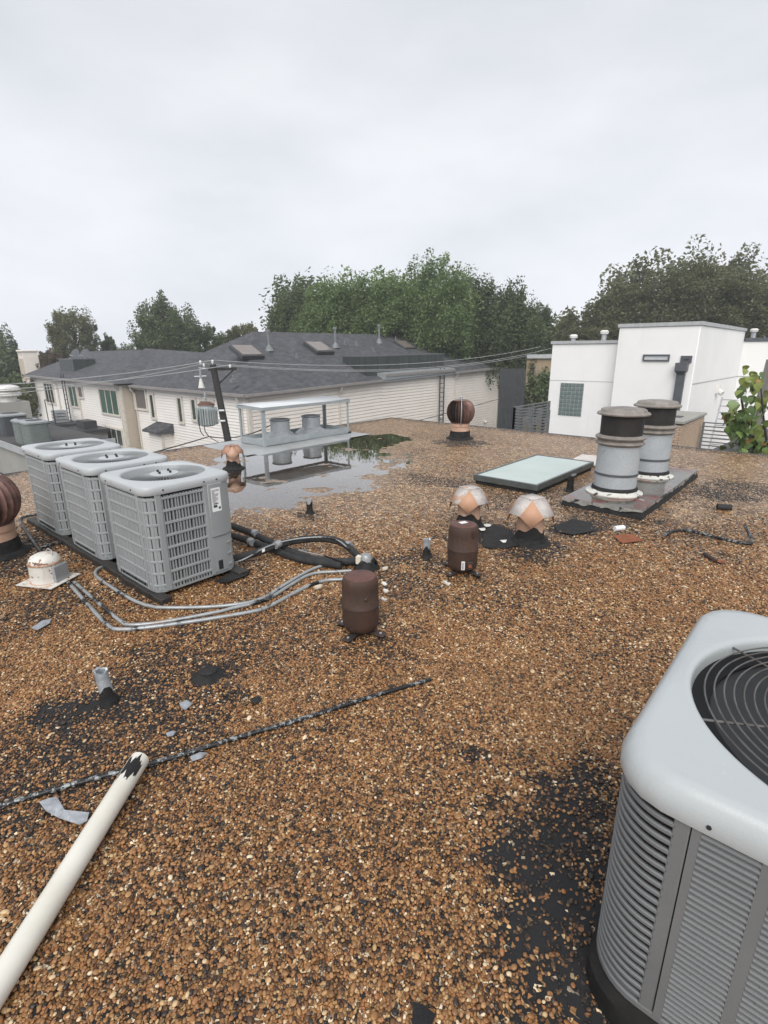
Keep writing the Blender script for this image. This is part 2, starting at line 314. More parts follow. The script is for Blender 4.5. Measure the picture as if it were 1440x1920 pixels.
# ================================================================== THE SETTING
XE, YE = -8.85, 10.40            # left and far edges of the flat roof
XR, YB = 6.5, -2.5
TARB = []
for (u, v, r, s) in [(1105,1455,.10,.75),(1085,1500,.13,.8),(1050,1570,.15,.9),(1025,1640,.14,.95),(1050,1690,.14,.95),(1020,1760,.13,.95),(1085,1800,.13,.9),(1075,1600,.14,.8),(1060,1850,.13,.8),
        (1130,1880,.15,.9),(125,1345,.14,.95),(150,1390,.12,.8),(200,1320,.16,.8),(250,1290,.27,.68),(330,1240,.3,.6),(392,1265,.12,.9),(350,1330,.24,.62),(60,1440,.32,.55),(300,1370,.2,.5),
        (560,1010,.22,.35),(470,1080,.2,.3),(750,1100,.22,.45),(785,1050,.22,.6),(720,1080,.2,.5),(935,1000,.24,1.0),(905,1000,.2,.9),(1080,990,.22,1.0),(1110,985,.2,.8),(995,1030,.25,.7),
        (880,1005,.22,.7),(1340,925,.35,.7),(1390,915,.35,.6),(1280,1000,.3,.35),(1130,965,.5,.55),(1250,930,.4,.45),(100,1130,.28,.55),(50,1160,.2,.4),(240,1100,.3,.5),(150,1035,.4,.5),
        (880,1412,.05,.8),(905,1415,.04,.7),(615,1368,.03,.9),(700,1200,.25,.45),(600,1160,.25,.3),(660,1210,.15,.3),(800,900,.3,.5),(840,903,.3,.5),(863,830,.35,.8),(440,880,.3,.7),
        (30,1050,.5,.7),(100,1010,.4,.5),(1330,1045,.2,.3),(940,1120,.35,.25),(500,1190,.4,.25),(700,1340,.3,.12),(581,965,.15,.6),(1068,925,.3,.5),(950,930,.5,.4),(1000,935,.4,.4),
        (300,1500,.5,.2),(500,1560,.5,.2),(860,1480,.4,.2)]:
    q = PZ(u, v); TARB.append((q.x, q.y, r, s))
def tar_mask(x, y):
    m = np.zeros_like(x)
    n = fbm(x*5.3+3, y*5.3+9, 4); n2 = fbm(x*19+5, y*19+2, 3)
    for (cx, cy, r, s) in TARB:
        d = np.sqrt((x-cx)**2+(y-cy)**2)/r
        m = np.maximum(m, s*np.clip((1.55-d-(n-.5)*1.9-(n2-.5)*1.1)/0.8, 0, 1))
    m = np.maximum(m, 0.35*np.clip((fbm(x*1.1+40, y*1.1+11, 4)-.60)/.12, 0, 1)*np.clip((n2-.35)*3, 0, 1))
    rim = np.maximum(np.clip((XE+.35-x)/.3, 0, 1), np.clip((y-YE+.45)/.35, 0, 1))
    return np.maximum(m, rim*np.clip((n2-.25)*2.2, 0, 1)*.8)
def low_spot(x, y):
    g = np.zeros_like(x)
    for (cx, cy, rx, ry, a) in [(-6.0,4.1,.85,1.0,.9),(-6.7,5.6,1.0,1.3,1.25),(-5.7,5.6,.9,1.2,.8),(-6.95,7.2,.65,1.0,1.05),(-6.5,7.7,.4,.6,.5),(-5.3,3.8,.85,.9,.85),(-4.8,4.8,.6,.9,.6),(-5.0,5.3,.5,.9,.45)]:
        g = np.maximum(g, a*np.exp(-((x-cx)/rx)**2-((y-cy)/ry)**2))
    return g
WATER_Z = -0.0068
def roof_z(x, y):
    g = low_spot(x, y)
    z = 0.002+(fbm(x*2.2, y*2.2, 3)-.5)*.006
    z = z - g*.023 + np.clip(g*1.6, 0, 1)*((fbm(x*3.1+7, y*3.1+3, 5)-.5)*.044+(fbm(x*11, y*11, 3)-.5)*.020)
    return z
def grid_mesh(name, x0, x1, y0, y1, st):
    xs = np.arange(x0, x1+1e-6, st); ys = np.arange(y0, y1+1e-6, st)
    xs[-1] = x1; ys[-1] = y1
    X, Y = np.meshgrid(xs, ys); Zz = roof_z(X, Y); nx, ny = len(xs), len(ys)
    co = np.stack([X, Y, Zz], -1).reshape(-1, 3)
    idx = np.arange(nx*ny).reshape(ny, nx)
    q = np.stack([idx[:-1,:-1], idx[:-1,1:], idx[1:,1:], idx[1:,:-1]], -1).reshape(-1, 4)
    me = bpy.data.meshes.new(name); me.vertices.add(len(co)); me.vertices.foreach_set('co', co.ravel())
    me.loops.add(q.size); me.loops.foreach_set('vertex_index', q.ravel()); me.polygons.add(len(q))
    me.polygons.foreach_set('loop_start', np.arange(0, q.size, 4)); me.polygons.foreach_set('use_smooth', np.ones(len(q), bool))
    me.update()
    a = me.attributes.new('tar', 'FLOAT', 'POINT'); a.data.foreach_set('value', tar_mask(X, Y).ravel().astype(np.float32))
    a = me.attributes.new('wet', 'FLOAT', 'POINT'); a.data.foreach_set('value', np.clip(low_spot(X, Y)*1.7-.25, 0, 1).ravel().astype(np.float32))
    return me
PEB = [(0.0,(0.014,0.011,0.010)),(0.12,(0.041,0.024,0.015)),(0.26,(0.130,0.061,0.023)),(0.42,(0.222,0.105,0.037)),(0.58,(0.290,0.149,0.055)),(0.72,(0.268,0.110,0.038)),(0.85,(0.385,0.229,0.098)),(0.94,(0.48,0.33,0.17)),(1.0,(0.65,0.53,0.37))]
def peb_ramp(t):
    r = N(t, 'ShaderNodeValToRGB'); e = r.color_ramp.elements
    e[0].position, e[0].color = PEB[0][0], (*PEB[0][1], 1); e[1].position, e[1].color = 1.0, (*PEB[-1][1], 1)
    for (p, c) in PEB[1:-1]: q = e.new(p); q.color = (*c, 1)
    return r
def roof_material():
    m = bpy.data.materials.new('gravel_bed'); m.use_nodes = True; t = m.node_tree; b = t.nodes['Principled BSDF']
    tc = N(t, 'ShaderNodeTexCoord')
    wv = N(t, 'ShaderNodeTexNoise'); wv.inputs['Scale'].default_value = 30; t.links.new(tc.outputs['Object'], wv.inputs['Vector'])
    vm = N(t, 'ShaderNodeVectorMath', operation='MULTIPLY_ADD'); vm.inputs[1].default_value = (.02, .02, 0)
    t.links.new(wv.outputs['Color'], vm.inputs[0]); t.links.new(tc.outputs['Object'], vm.inputs[2])
    vo = N(t, 'ShaderNodeTexVoronoi', voronoi_dimensions='2D'); vo.inputs['Scale'].default_value = 82; t.links.new(vm.outputs[0], vo.inputs['Vector'])
    ve = N(t, 'ShaderNodeTexVoronoi', voronoi_dimensions='2D', feature='DISTANCE_TO_EDGE'); ve.inputs['Scale'].default_value = 82; t.links.new(vm.outputs[0], ve.inputs['Vector'])
    sp = N(t, 'ShaderNodeSeparateColor'); t.links.new(vo.outputs['Color'], sp.inputs[0])
    n1 = N(t, 'ShaderNodeTexNoise'); n1.inputs['Scale'].default_value = 1.3; n1.inputs['Detail'].default_value = 5; t.links.new(tc.outputs['Object'], n1.inputs['Vector'])
    n2 = N(t, 'ShaderNodeTexNoise'); n2.inputs['Scale'].default_value = 9; n2.inputs['Detail'].default_value = 4; t.links.new(tc.outputs['Object'], n2.inputs['Vector'])
    s1 = N(t, 'ShaderNodeMath', operation='ADD'); t.links.new(n1.outputs['Fac'], s1.inputs[0]); t.links.new(n2.outputs['Fac'], s1.inputs[1])
    s2 = N(t, 'ShaderNodeMath', operation='MULTIPLY_ADD'); s2.inputs[1].default_value = 0.30; s2.inputs[2].default_value = -0.20; t.links.new(s1.outputs[0], s2.inputs[0])
    tn = N(t, 'ShaderNodeMath', operation='ADD'); t.links.new(sp.outputs[0], tn.inputs[0]); t.links.new(s2.outputs[0], tn.inputs[1])
    r = peb_ramp(t); t.links.new(tn.outputs[0], r.inputs[0])
    eg = N(t, 'ShaderNodeMapRange'); eg.inputs[1].default_value = 0.0; eg.inputs[2].default_value = 0.085; t.links.new(ve.outputs['Distance'], eg.inputs[0])
    m1 = N(t, 'ShaderNodeMix', data_type='RGBA'); m1.inputs[6].default_value = (0.022, 0.017, 0.014, 1); t.links.new(eg.outputs[0], m1.inputs[0]); t.links.new(r.outputs[0], m1.inputs[7])
    at = N(t, 'ShaderNodeAttribute', attribute_name='tar'); aw = N(t, 'ShaderNodeAttribute', attribute_name='wet')
    v2 = N(t, 'ShaderNodeTexVoronoi', voronoi_dimensions='2D'); v2.inputs['Scale'].default_value = 27; t.links.new(vm.outputs[0], v2.inputs['Vector'])
    s3 = N(t, 'ShaderNodeSeparateColor'); t.links.new(v2.outputs['Color'], s3.inputs[0])
    v3 = N(t, 'ShaderNodeMapRange'); v3.inputs[3].default_value = 0.50; v3.inputs[4].default_value = 1.55; t.links.new(s3.outputs[2], v3.inputs[0])
    h3 = N(t, 'ShaderNodeHueSaturation'); t.links.new(m1.outputs[2], h3.inputs['Color']); t.links.new(v3.outputs[0], h3.inputs['Value'])
    th = N(t, 'ShaderNodeMath', operation='SUBTRACT'); t.links.new(at.outputs['Fac'], th.inputs[0]); t.links.new(sp.outputs[1], th.inputs[1])
    tm = N(t, 'ShaderNodeMapRange'); tm.inputs[1].default_value = -0.05; tm.inputs[2].default_value = 0.05; t.links.new(th.outputs[0], tm.inputs[0])
    m2 = N(t, 'ShaderNodeMix', data_type='RGBA'); m2.inputs[7].default_value = (0.011, 0.011, 0.012, 1); t.links.new(tm.outputs[0], m2.inputs[0]); t.links.new(h3.outputs[0], m2.inputs[6])
    # silt under standing water, painted paler to stand in for sky sheen
    m3 = N(t, 'ShaderNodeMix', data_type='RGBA'); m3.inputs[7].default_value = (0.30, 0.245, 0.205, 1)
    wm = N(t, 'ShaderNodeMath', operation='MULTIPLY'); wm.inputs[1].default_value = 0.5; t.links.new(aw.outputs['Fac'], wm.inputs[0])
    t.links.new(wm.outputs[0], m3.inputs[0]); t.links.new(m2.outputs[2], m3.inputs[6])
    t.links.new(m3.outputs[2], b.inputs['Base Color'])
    rg = N(t, 'ShaderNodeMapRange'); rg.inputs[3].default_value = 0.36; rg.inputs[4].default_value = 0.22; t.links.new(aw.outputs['Fac'], rg.inputs[0]); tr_ = N(t, 'ShaderNodeMix', data_type='FLOAT'); tr_.inputs[3].default_value = 0.85; t.links.new(tm.outputs[0], tr_.inputs[0]); t.links.new(rg.outputs[0], tr_.inputs[2]); t.links.new(tr_.outputs[0], b.inputs['Roughness'])
    bp = N(t, 'ShaderNodeBump'); bp.inputs['Strength'].default_value = 0.9; bp.inputs['Distance'].default_value = 0.006
    iv = N(t, 'ShaderNodeMath', operation='SUBTRACT'); iv.inputs[0].default_value = 1.0; t.links.new(tm.outputs[0], iv.inputs[1])
    eh = N(t, 'ShaderNodeMath', operation='MULTIPLY'); t.links.new(eg.outputs[0], eh.inputs[0]); t.links.new(iv.outputs[0], eh.inputs[1])
    nb = N(t, 'ShaderNodeTexNoise'); nb.inputs['Scale'].default_value = 26; nb.inputs['Detail'].default_value = 5; t.links.new(tc.outputs['Object'], nb.inputs['Vector'])
    ea = N(t, 'ShaderNodeMath', operation='ADD'); t.links.new(eh.outputs[0], ea.inputs[0]); t.links.new(nb.outputs['Fac'], ea.inputs[1])
    t.links.new(ea.outputs[0], bp.inputs['Height']); t.links.new(bp.outputs[0], b.inputs['Normal'])
    return m
me = grid_mesh('flat_roof', XE, XR, YB, YE, 0.04); me.materials.append(roof_material())
roof = link('flat_roof', me, kind='structure')
# roof edge: metal gravel stop and the storey below
mb = MB(); mb.box(XE-.06, XE, YB, YE+.06, -.16, .006); mb.box(XE, XR, YE, YE+.06, -.16, .006)
mb.build('gravel_stop', 'dark_metal', kind='structure', bevel=.01)
mb = MB(); mb.box(XE+.02, XR-.02, YB+.02, YE-.02, -7, -.06); mb.build('building_below', 'stucco_grey', kind='structure')
mb = MB(); mb.quad((-170,-60,-7.2),(90,-60,-7.2),(90,150,-7.2),(-170,150,-7.2)); mb.build('ground', 'asphalt', kind='structure')
# standing water
def water_material():
    m = bpy.data.materials.new('standing_water'); m.use_nodes = True; t = m.node_tree; t.nodes.remove(t.nodes['Principled BSDF'])
    gl = N(t, 'ShaderNodeBsdfGlossy'); gl.inputs['Roughness'].default_value = 0.02
    tr = N(t, 'ShaderNodeBsdfTransparent'); tr.inputs['Color'].default_value = (0.80, 0.76, 0.70, 1)
    fr = N(t, 'ShaderNodeFresnel'); fr.inputs['IOR'].default_value = 1.5
    bp = N(t, 'ShaderNodeBump'); bp.inputs['Strength'].default_value = 0.05; bp.inputs['Distance'].default_value = 0.004
    nn = N(t, 'ShaderNodeTexNoise'); nn.inputs['Scale'].default_value = 9; tc = N(t, 'ShaderNodeTexCoord')
    t.links.new(tc.outputs['Object'], nn.inputs['Vector']); t.links.new(nn.outputs['Fac'], bp.inputs['Height']); t.links.new(bp.outputs[0], gl.inputs['Normal'])
    mx = N(t, 'ShaderNodeMixShader'); fm = N(t, 'ShaderNodeMath', operation='MULTIPLY', use_clamp=True); fm.inputs[1].default_value = 2.0; t.links.new(fr.outputs[0], fm.inputs[0]); t.links.new(fm.outputs[0], mx.inputs[0]); t.links.new(tr.outputs[0], mx.inputs[1]); t.links.new(gl.outputs[0], mx.inputs[2])
    t.links.new(mx.outputs[0], t.nodes['Material Output'].inputs[0]); MATS['water'] = m
water_material()
mb = MB(); mb.quad((-8.3,2.2,WATER_Z),(-3.9,2.2,WATER_Z),(-3.9,10.3,WATER_Z),(-8.3,10.3,WATER_Z)); mb.build('puddle_water', 'water', kind='structure')
# grey membrane strip under the fan frame
xs = np.linspace(-8.82, -7.25, 14); ys = np.linspace(4.95, 8.05, 36); mb = MB(); idx = {}
for j, y in enumerate(ys):
    for i, x in enumerate(xs):
        e = float((fbm(np.array([x*2+y]), np.array([y*1.7]))[0]-.5))*.35
        xx = x if i < 13 else -7.25 + e - (0.35 if y < 5.1 else 0) + .25*(y > 7.4)*-1
        xx = min(xx, -7.2) if i == 13 else x*1.0 if x < xx else x
        mb.v.append((xx, y + (e*.6 if j in (0, 35) else 0), (.013+.004*math.sin(x*9+y*3)) if 0 < j < 35 and i < 12 else .006 if i == 12 else -.016))
for j in range(35):
    for i in range(13): mb.f.append((j*14+i, j*14+i+1, (j+1)*14+i+1, (j+1)*14+i))
mb.build('roof_membrane', 'membrane', kind='structure')
# ------------------------------------------------------------------ loose gravel: each stone an instance
def gravel():
    st = 0.0091; pts = []
    x0, x1, y0, y1 = -6.5, 3.6, -0.6, 6.6
    nx, ny = int((x1-x0)/st), int((y1-y0)/st)
    X, Y = np.meshgrid(np.arange(nx), np.arange(ny)); rs = np.random.RandomState(11)
    X = x0+(X+rs.rand(*X.shape)*1.0)*st; Y = y0+(Y+rs.rand(*Y.shape)*1.0)*st; X = X.ravel(); Y = Y.ravel()
    dep = X*fw0.x+Y*fw0.y; lat = X*rt0.x+Y*rt0.y
    ok = (dep > .45) & (dep < 6.2) & (np.abs(lat) < .80*dep+.55)
    X, Y, dep = X[ok], Y[ok], dep[ok]
    keep = np.clip(1.08-(np.maximum(dep-1.8, 0)/3.5), 0, 1)**1.6
    tm = tar_mask(X, Y); clump = fbm(X*9, Y*9, 3)
    keep = keep*np.clip(1-.86*tm*np.clip(2.0-clump*2.1, .15, 1.1), .16, 1)
    ok = rs.rand(len(X)) < keep; X, Y, dep, tm = X[ok], Y[ok], dep[ok], tm[ok]
    n = len(X); sz = 0.0041*np.exp(rs.randn(n)*.27)*(1+.10*np.clip(dep-1.5, 0, 4)); sz = np.minimum(sz, .0135)
    sc = np.stack([sz*(1.0+rs.rand(n)*.55), sz*(.85+rs.rand(n)*.35), sz*(.5+rs.rand(n)*.35)], -1)
    rot = np.stack([(rs.rand(n)-.5)*.9, (rs.rand(n)-.5)*.9, rs.rand(n)*6.28], -1)
    Zz = roof_z(X, Y)+sz*(.25+rs.rand(n)*.7)
    big = fbm(X*1.3+3, Y*1.3+8, 4)-.5; mid = fbm(X*9+1, Y*9+4, 3)-.5
    tone = np.clip(rs.beta(2.0, 2.0, n)+.03+big*.30+mid*.22, 0, 1)
    w = rs.rand(n); tone[w > .98] = .92+rs.rand((w > .98).sum())*.08; tone[w < .075] = rs.rand((w < .075).sum())*.14
    tone = np.where(rs.rand(n) < tm*.72, rs.rand(n)*.17, tone)
    me = bpy.data.meshes.new('gravel'); me.vertices.add(n); me.vertices.foreach_set('co', np.stack([X, Y, Zz], -1).ravel())
    for nm, ty, d in (('p_rot', 'FLOAT_VECTOR', rot), ('p_scale', 'FLOAT_VECTOR', sc)):
        a = me.attributes.new(nm, ty, 'POINT'); a.data.foreach_set('vector', d.astype(np.float32).ravel())
    a = me.attributes.new('tone', 'FLOAT', 'POINT'); a.data.foreach_set('value', tone.astype(np.float32))
    m = bpy.data.materials.new('pebble'); m.use_nodes = True; t = m.node_tree; b = t.nodes['Principled BSDF']
    at = N(t, 'ShaderNodeAttribute', attribute_name='tone', attribute_type='INSTANCER'); r = peb_ramp(t); t.links.new(at.outputs['Fac'], r.inputs[0])
    tc = N(t, 'ShaderNodeTexCoord'); nn = N(t, 'ShaderNodeTexNoise'); nn.inputs['Scale'].default_value = 2.5; t.links.new(tc.outputs['Object'], nn.inputs['Vector'])
    hv = N(t, 'ShaderNodeHueSaturation'); vr = N(t, 'ShaderNodeMapRange'); vr.inputs[3].default_value = .75; vr.inputs[4].default_value = 1.25
    t.links.new(nn.outputs['Fac'], vr.inputs[0]); t.links.new(vr.outputs[0], hv.inputs['Value']); t.links.new(r.outputs[0], hv.inputs['Color'])
    t.links.new(hv.outputs[0], b.inputs['Base Color']); b.inputs['Roughness'].default_value = 0.42
    ng = bpy.data.node_groups.new('gravel_stones', 'GeometryNodeTree')
    ng.interface.new_socket('Geometry', in_out='INPUT', socket_type='NodeSocketGeometry'); ng.interface.new_socket('Geometry', in_out='OUTPUT', socket_type='NodeSocketGeometry')
    gi = N(ng, 'NodeGroupInput'); go = N(ng, 'NodeGroupOutput'); ip = N(ng, 'GeometryNodeInstanceOnPoints')
    ico = N(ng, 'GeometryNodeMeshIcoSphere'); ico.inputs['Radius'].default_value = 1; ico.inputs['Subdivisions'].default_value = 2
    sm = N(ng, 'GeometryNodeSetShadeSmooth'); ms = N(ng, 'GeometryNodeSetMaterial'); ms.inputs['Material'].default_value = m
    ar = N(ng, 'GeometryNodeInputNamedAttribute', data_type='FLOAT_VECTOR'); ar.inputs[0].default_value = 'p_rot'
    as_ = N(ng, 'GeometryNodeInputNamedAttribute', data_type='FLOAT_VECTOR'); as_.inputs[0].default_value = 'p_scale'
    er = N(ng, 'FunctionNodeEulerToRotation')
    L = ng.links.new
    L(gi.outputs[0], ip.inputs['Points']); L(ico.outputs['Mesh'], sm.inputs[0]); L(sm.outputs[0], ms.inputs[0]); L(ms.outputs[0], ip.inputs['Instance'])
    L(ar.outputs[0], er.inputs[0]); L(er.outputs[0], ip.inputs['Rotation']); L(as_.outputs[0], ip.inputs['Scale']); L(ip.outputs[0], go.inputs[0])
    me.materials.append(m)
    o = link('gravel', me, kind='stuff'); o['label'] = 'loose brown and tan river gravel covering the flat roof'; o['category'] = 'gravel'
    md = o.modifiers.new('stones', 'NODES'); md.node_group = ng
    print('gravel stones', n)
gravel()

# ================================================================== NEIGHBOURING BUILDINGS
def lap_siding(mb, p0, p1, zt0, zt1, zb, out, expo=0.165, groove=.021):
    """lapped boards between two plan points; top edge may fall from zt0 to zt1"""
    p0, p1, out = Vector(p0), Vector(p1), Vector(out); n = int((max(zt0, zt1)-zb)/expo)+1
    for k in range(n):
        za0, za1 = zt0-k*(zt0-zb)/n, zt1-k*(zt1-zb)/n; zb0, zb1 = zt0-(k+1)*(zt0-zb)/n, zt1-(k+1)*(zt1-zb)/n
        g = Vector((0,0,groove)); o1, o2 = out*.012, out*.034
        a, b = p0+o1+Vector((0,0,za0)), p1+o1+Vector((0,0,za1)); c, d = p1+o2+Vector((0,0,zb1))+g, p0+o2+Vector((0,0,zb0))+g
        e, f = p1-out*.03+Vector((0,0,zb1))+g, p0-out*.03+Vector((0,0,zb0))+g; h_, i_ = e-g, f-g; j_, k_ = p1+o1+Vector((0,0,zb1)), p0+o1+Vector((0,0,zb0))
        mb.quad(a, b, c, d); mb.quad(d, c, e, f); mb.quad(f, e, h_, i_); mb.quad(i_, h_, j_, k_)
def window(parent, axis, pos, a0, a1, z0, z1, mull=1, pane='pane', sgn=-1, tr=.07):
    """window in a wall at pos on the axis ('y' wall runs along x, 'x' wall along y); sgn is the outward direction"""
    def bx(mb, s0, s1, za, zb, d0, d1):
        lo, hi = sorted((pos+sgn*d0, pos+sgn*d1))
        mb.box(s0, s1, lo, hi, za, zb) if axis == 'y' else mb.box(lo, hi, s0, s1, za, zb)
    f = MB(); bx(f, a0-tr, a1+tr, z1, z1+tr, 0, .07); bx(f, a0-tr, a1+tr, z0-tr, z0, 0, .085); bx(f, a0-tr, a0, z0, z1, 0, .07); bx(f, a1, a1+tr, z0, z1, 0, .07)
    w = f.build('window', 'trim', parent)
    for k in range(1, mull):
        xm = a0+(a1-a0)*k/mull; g = MB(); bx(g, xm-.035, xm+.035, z0, z1, .0, .06); g.build('mullion', 'trim', w)
    g = MB(); bx(g, a0, a1, z0, z1, .0, .035); g.build('pane', pane, w)
    return w
def shingle_material():
    m = mat('shingles', (0.048, 0.049, 0.055), (0.072, 0.073, 0.080), rough=0.85, scale=2.0, stretch=(1, 1, 1))
    t = m.node_tree; b = t.nodes['Principled BSDF']
    tc = N(t, 'ShaderNodeTexCoord'); sx = N(t, 'ShaderNodeSeparateXYZ'); t.links.new(tc.outputs['Object'], sx.inputs[0])
    z = N(t, 'ShaderNodeMath', operation='MULTIPLY'); z.inputs[1].default_value = 14.0; t.links.new(sx.outputs[2], z.inputs[0])
    fl = N(t, 'ShaderNodeMath', operation='FLOOR'); t.links.new(z.outputs[0], fl.inputs[0])
    xy = N(t, 'ShaderNodeMath', operation='ADD'); t.links.new(sx.outputs[0], xy.inputs[0]); t.links.new(sx.outputs[1], xy.inputs[1])
    off = N(t, 'ShaderNodeMath', operation='MULTIPLY_ADD'); off.inputs[1].default_value = 0.37; t.links.new(fl.outputs[0], off.inputs[0]); t.links.new(xy.outputs[0], off.inputs[2])
    xs = N(t, 'ShaderNodeMath', operation='MULTIPLY'); xs.inputs[1].default_value = 3.2; t.links.new(off.outputs[0], xs.inputs[0])
    fx = N(t, 'ShaderNodeMath', operation='FLOOR'); t.links.new(xs.outputs[0], fx.inputs[0])
    cv = N(t, 'ShaderNodeCombineXYZ'); t.links.new(fx.outputs[0], cv.inputs[0]); t.links.new(fl.outputs[0], cv.inputs[1])
    wn = N(t, 'ShaderNodeTexWhiteNoise'); t.links.new(cv.outputs[0], wn.inputs['Vector'])
    vr = N(t, 'ShaderNodeMapRange'); vr.inputs[3].default_value = 0.75; vr.inputs[4].default_value = 1.25; t.links.new(wn.outputs['Value'], vr.inputs[0])
    src = b.inputs['Base Color'].links[0].from_socket; hv = N(t, 'ShaderNodeHueSaturation'); t.links.new(src, hv.inputs['Color']); t.links.new(vr.outputs[0], hv.inputs['Value'])
    t.links.new(hv.outputs[0], b.inputs['Base Color'])
    fr = N(t, 'ShaderNodeMath', operation='FRACT'); t.links.new(z.outputs[0], fr.inputs[0])
    bp = N(t, 'ShaderNodeBump'); bp.inputs['Strength'].default_value = 0.5; bp.inputs['Distance'].default_value = 0.03; bp.invert = True
    t.links.new(fr.outputs[0], bp.inputs['Height']); t.links.new(bp.outputs[0], b.inputs['Normal'])
shingle_material()

# ---- large house with the hipped shingle roof
hx, hy, hxl = -22.4, 15.4, -34.9
house = thing('siding_house', 'large cream siding house with grey hipped shingle roof and three skylights', 'house')
zc = -0.40                                    # eave height at the near corner
ze = lambda y: zc + (y-hy)*0.030              # the long eave line
YEND, YN0, YN1 = 39.9, 25.3, 33.0
m = MB(); lap_siding(m, (hx,hy,0), (hx,YN0,0), ze(hy)-.12, ze(YN0)-.12, -7, (1,0,0), .2, .028); lap_siding(m, (hx,YN0,0), (hx,YEND,0), ze(YN0)+.2, ze(YEND)-.1, -7, (1,0,0), .2, .028)
m.build('long_wall_siding', 'siding', house, kind='stuff')
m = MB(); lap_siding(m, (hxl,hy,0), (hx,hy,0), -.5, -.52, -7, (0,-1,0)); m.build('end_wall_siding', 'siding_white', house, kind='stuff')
m = MB(); m.box(hxl+.05, hx-.08, hy+.08, YEND-.02, -7, -.6); m.box(hx-.5, hx-.08, YN0, YEND-.02, -.6, ze(YN0)+.1); m.build('wall_core', 'siding', house)
m = MB(); m.box(hx-.15, hx+.05, hy-.05, hy+.14, -7, zc-.05); m.build('corner_board', 'trim', house)
m = MB(); m.box(hx-.05, hx+.06, YEND-.06, YEND+.1, -7, ze(YEND)-.1); m.build('corner_board', 'trim', house)
rx = (hx+hxl)/2
A = PX(474, 624, rx); B = PX(732, 627, rx); ZR = (A.z+B.z)/2
E0 = (hx+.35, hy-.35, zc); E1 = (hxl-.3, hy-.35, zc); E2 = (hx+.35, YN0, ze(YN0)); E3 = (hx+.35, YEND+.5, ze(YEND)+.05); E4 = (hxl-.3, YEND+.5, ze(YEND))
A = (rx, max(A.y, hy+4), ZR); B = (rx, B.y, ZR+.05)
roofm = MB(); roofm.add([E0, E1, A, E2, B, E3, E4], [(0, 2, 1), (0, 3, 4, 2), (3, 5, 4), (2, 4, 6, 1), (4, 5, 6)])
hroof = roofm.build('roof', 'shingles', house, angle=5)
m = MB(); m.beam(E0, (E2[0], E2[1]-.1, E2[2]), .12, .14); m.beam((E0[0]-.07, E0[1], E0[2]), E1, .12, .14); m.build('gutter', 'gutter', hroof)
m = MB(); m.beam((hx+.3, YN0+.1, ze(YN0)+.30), (hx+.3, YN1, ze(YN1)+.18), .14, .16); m.beam((hx+.36, YN1+.05, ze(YN1)-.02), (hx+.4, YEND+.5, ze(YEND)+.0), .12, .16); m.build('gutter', 'gutter', hroof)
m = MB(); m.add([(hx+.3,YN0,ze(YN0)+.42),(hx+.3,YN1,ze(YN1)+.30),(hx-1.6,YN1,ze(YN1)+.42),(hx-1.6,YN0,ze(YN0)+.5),(hx+.3,YN0,ze(YN0)-.1),(hx+.3,YN1,ze(YN1)-.1),(hx-1.6,YN1,ze(YN1)-.1),(hx-1.6,YN0,ze(YN0)-.1)],[(0,1,2,3),(0,4,5,1),(0,3,7,4),(1,5,6,2)]); m.build('flat_deck', 'galv', hroof)
# mechanical screen on the deck: separate panels
scr = MB(); scr_root = thing('mechanical_screen', 'dark grey metal screen wall on the hipped roof beside the tall ladder', 'screen', (hx-.35, YN0-1.0, ze(YN0)+.3))
L = YN1-YN0+.55
for k in range(8):
    w = L/8; z0 = .06*k/2; g = MB(); g.box(-.02, .02+.012*(k % 2), k*w+.02, (k+1)*w-.012, z0-.12, 1.12+.012*k); g.build('screen_panel', 'screen_wall', scr_root)
m = MB(); m.beam((0,0,1.14), (0,L,1.24), .08, .06); m.beam((0,L,1.24), (-2.0,L,1.24), .08, .06); m.beam((0,0,1.14), (-2.0,0,1.14), .08, .06); m.build('top_rail', 'rail_grey', scr_root)
m = MB(); m.box(-2.0, -.02, L-.02, L+.02, 0, 1.22); m.build('side_panel', 'screen_wall', scr_root); m = MB(); m.box(-2.0, -.02, -.02, .02, .1, 1.12); m.build('side_panel', 'screen_wall', scr_root)
def on_roof(u, v):
    """sight line meets the long east slope of the big roof"""
    p, q, r = Vector(E0), Vector(A), Vector(B); n = (q-p).cross(r-p).normalized(); d = sight(u, v); o = Vector((0,0,HC)); return o + d*((p-o).dot(n)/d.dot(n)), n
for i, (u, v, w, l) in enumerate([(462, 664, 1.5, 1.6), (597, 656, 1.5, 1.7), (758, 651, 1.4, 1.6)]):
    c, n = on_roof(u, v); n = n if n.z > 0 else -n; ty = (Vector(B)-Vector(A)).normalized(); ts = n.cross(ty).normalized()
    m = MB(); m.obox(c+n*.12, ty*w*.5, ts*l*.42, n*.12); sk = m.build('skylight', 'dark_metal', hroof, bevel=.03)
    m = MB(); m.obox(c+n*.25, ty*(w*.5-.1), ts*(l*.42-.1), n*.02); m.build('pane', mat('sky_smoke', (0.20,0.17,0.15), (0.15,0.13,0.115), rough=0.2), sk)
for (u, vt, vb) in [(505, 618, 657), (629, 613, 651), (711, 608, 643), (807, 618, 648)]:
    c, n = on_roof(u, vb); top = PX(u-1, vt, c.x); m = MB(); m.tube([c-Vector((0,0,.2)), Vector((c.x, c.y, top.z-.12))], .075, 8); m.tube([(c.x,c.y,top.z-.16),(c.x,c.y,top.z)], .13, 8)
    m.lathe([(.28,-.05),(.2,.12),(.09,.3)], 10, c=c); m.build('flue_pipe', 'vent_dull', hroof)
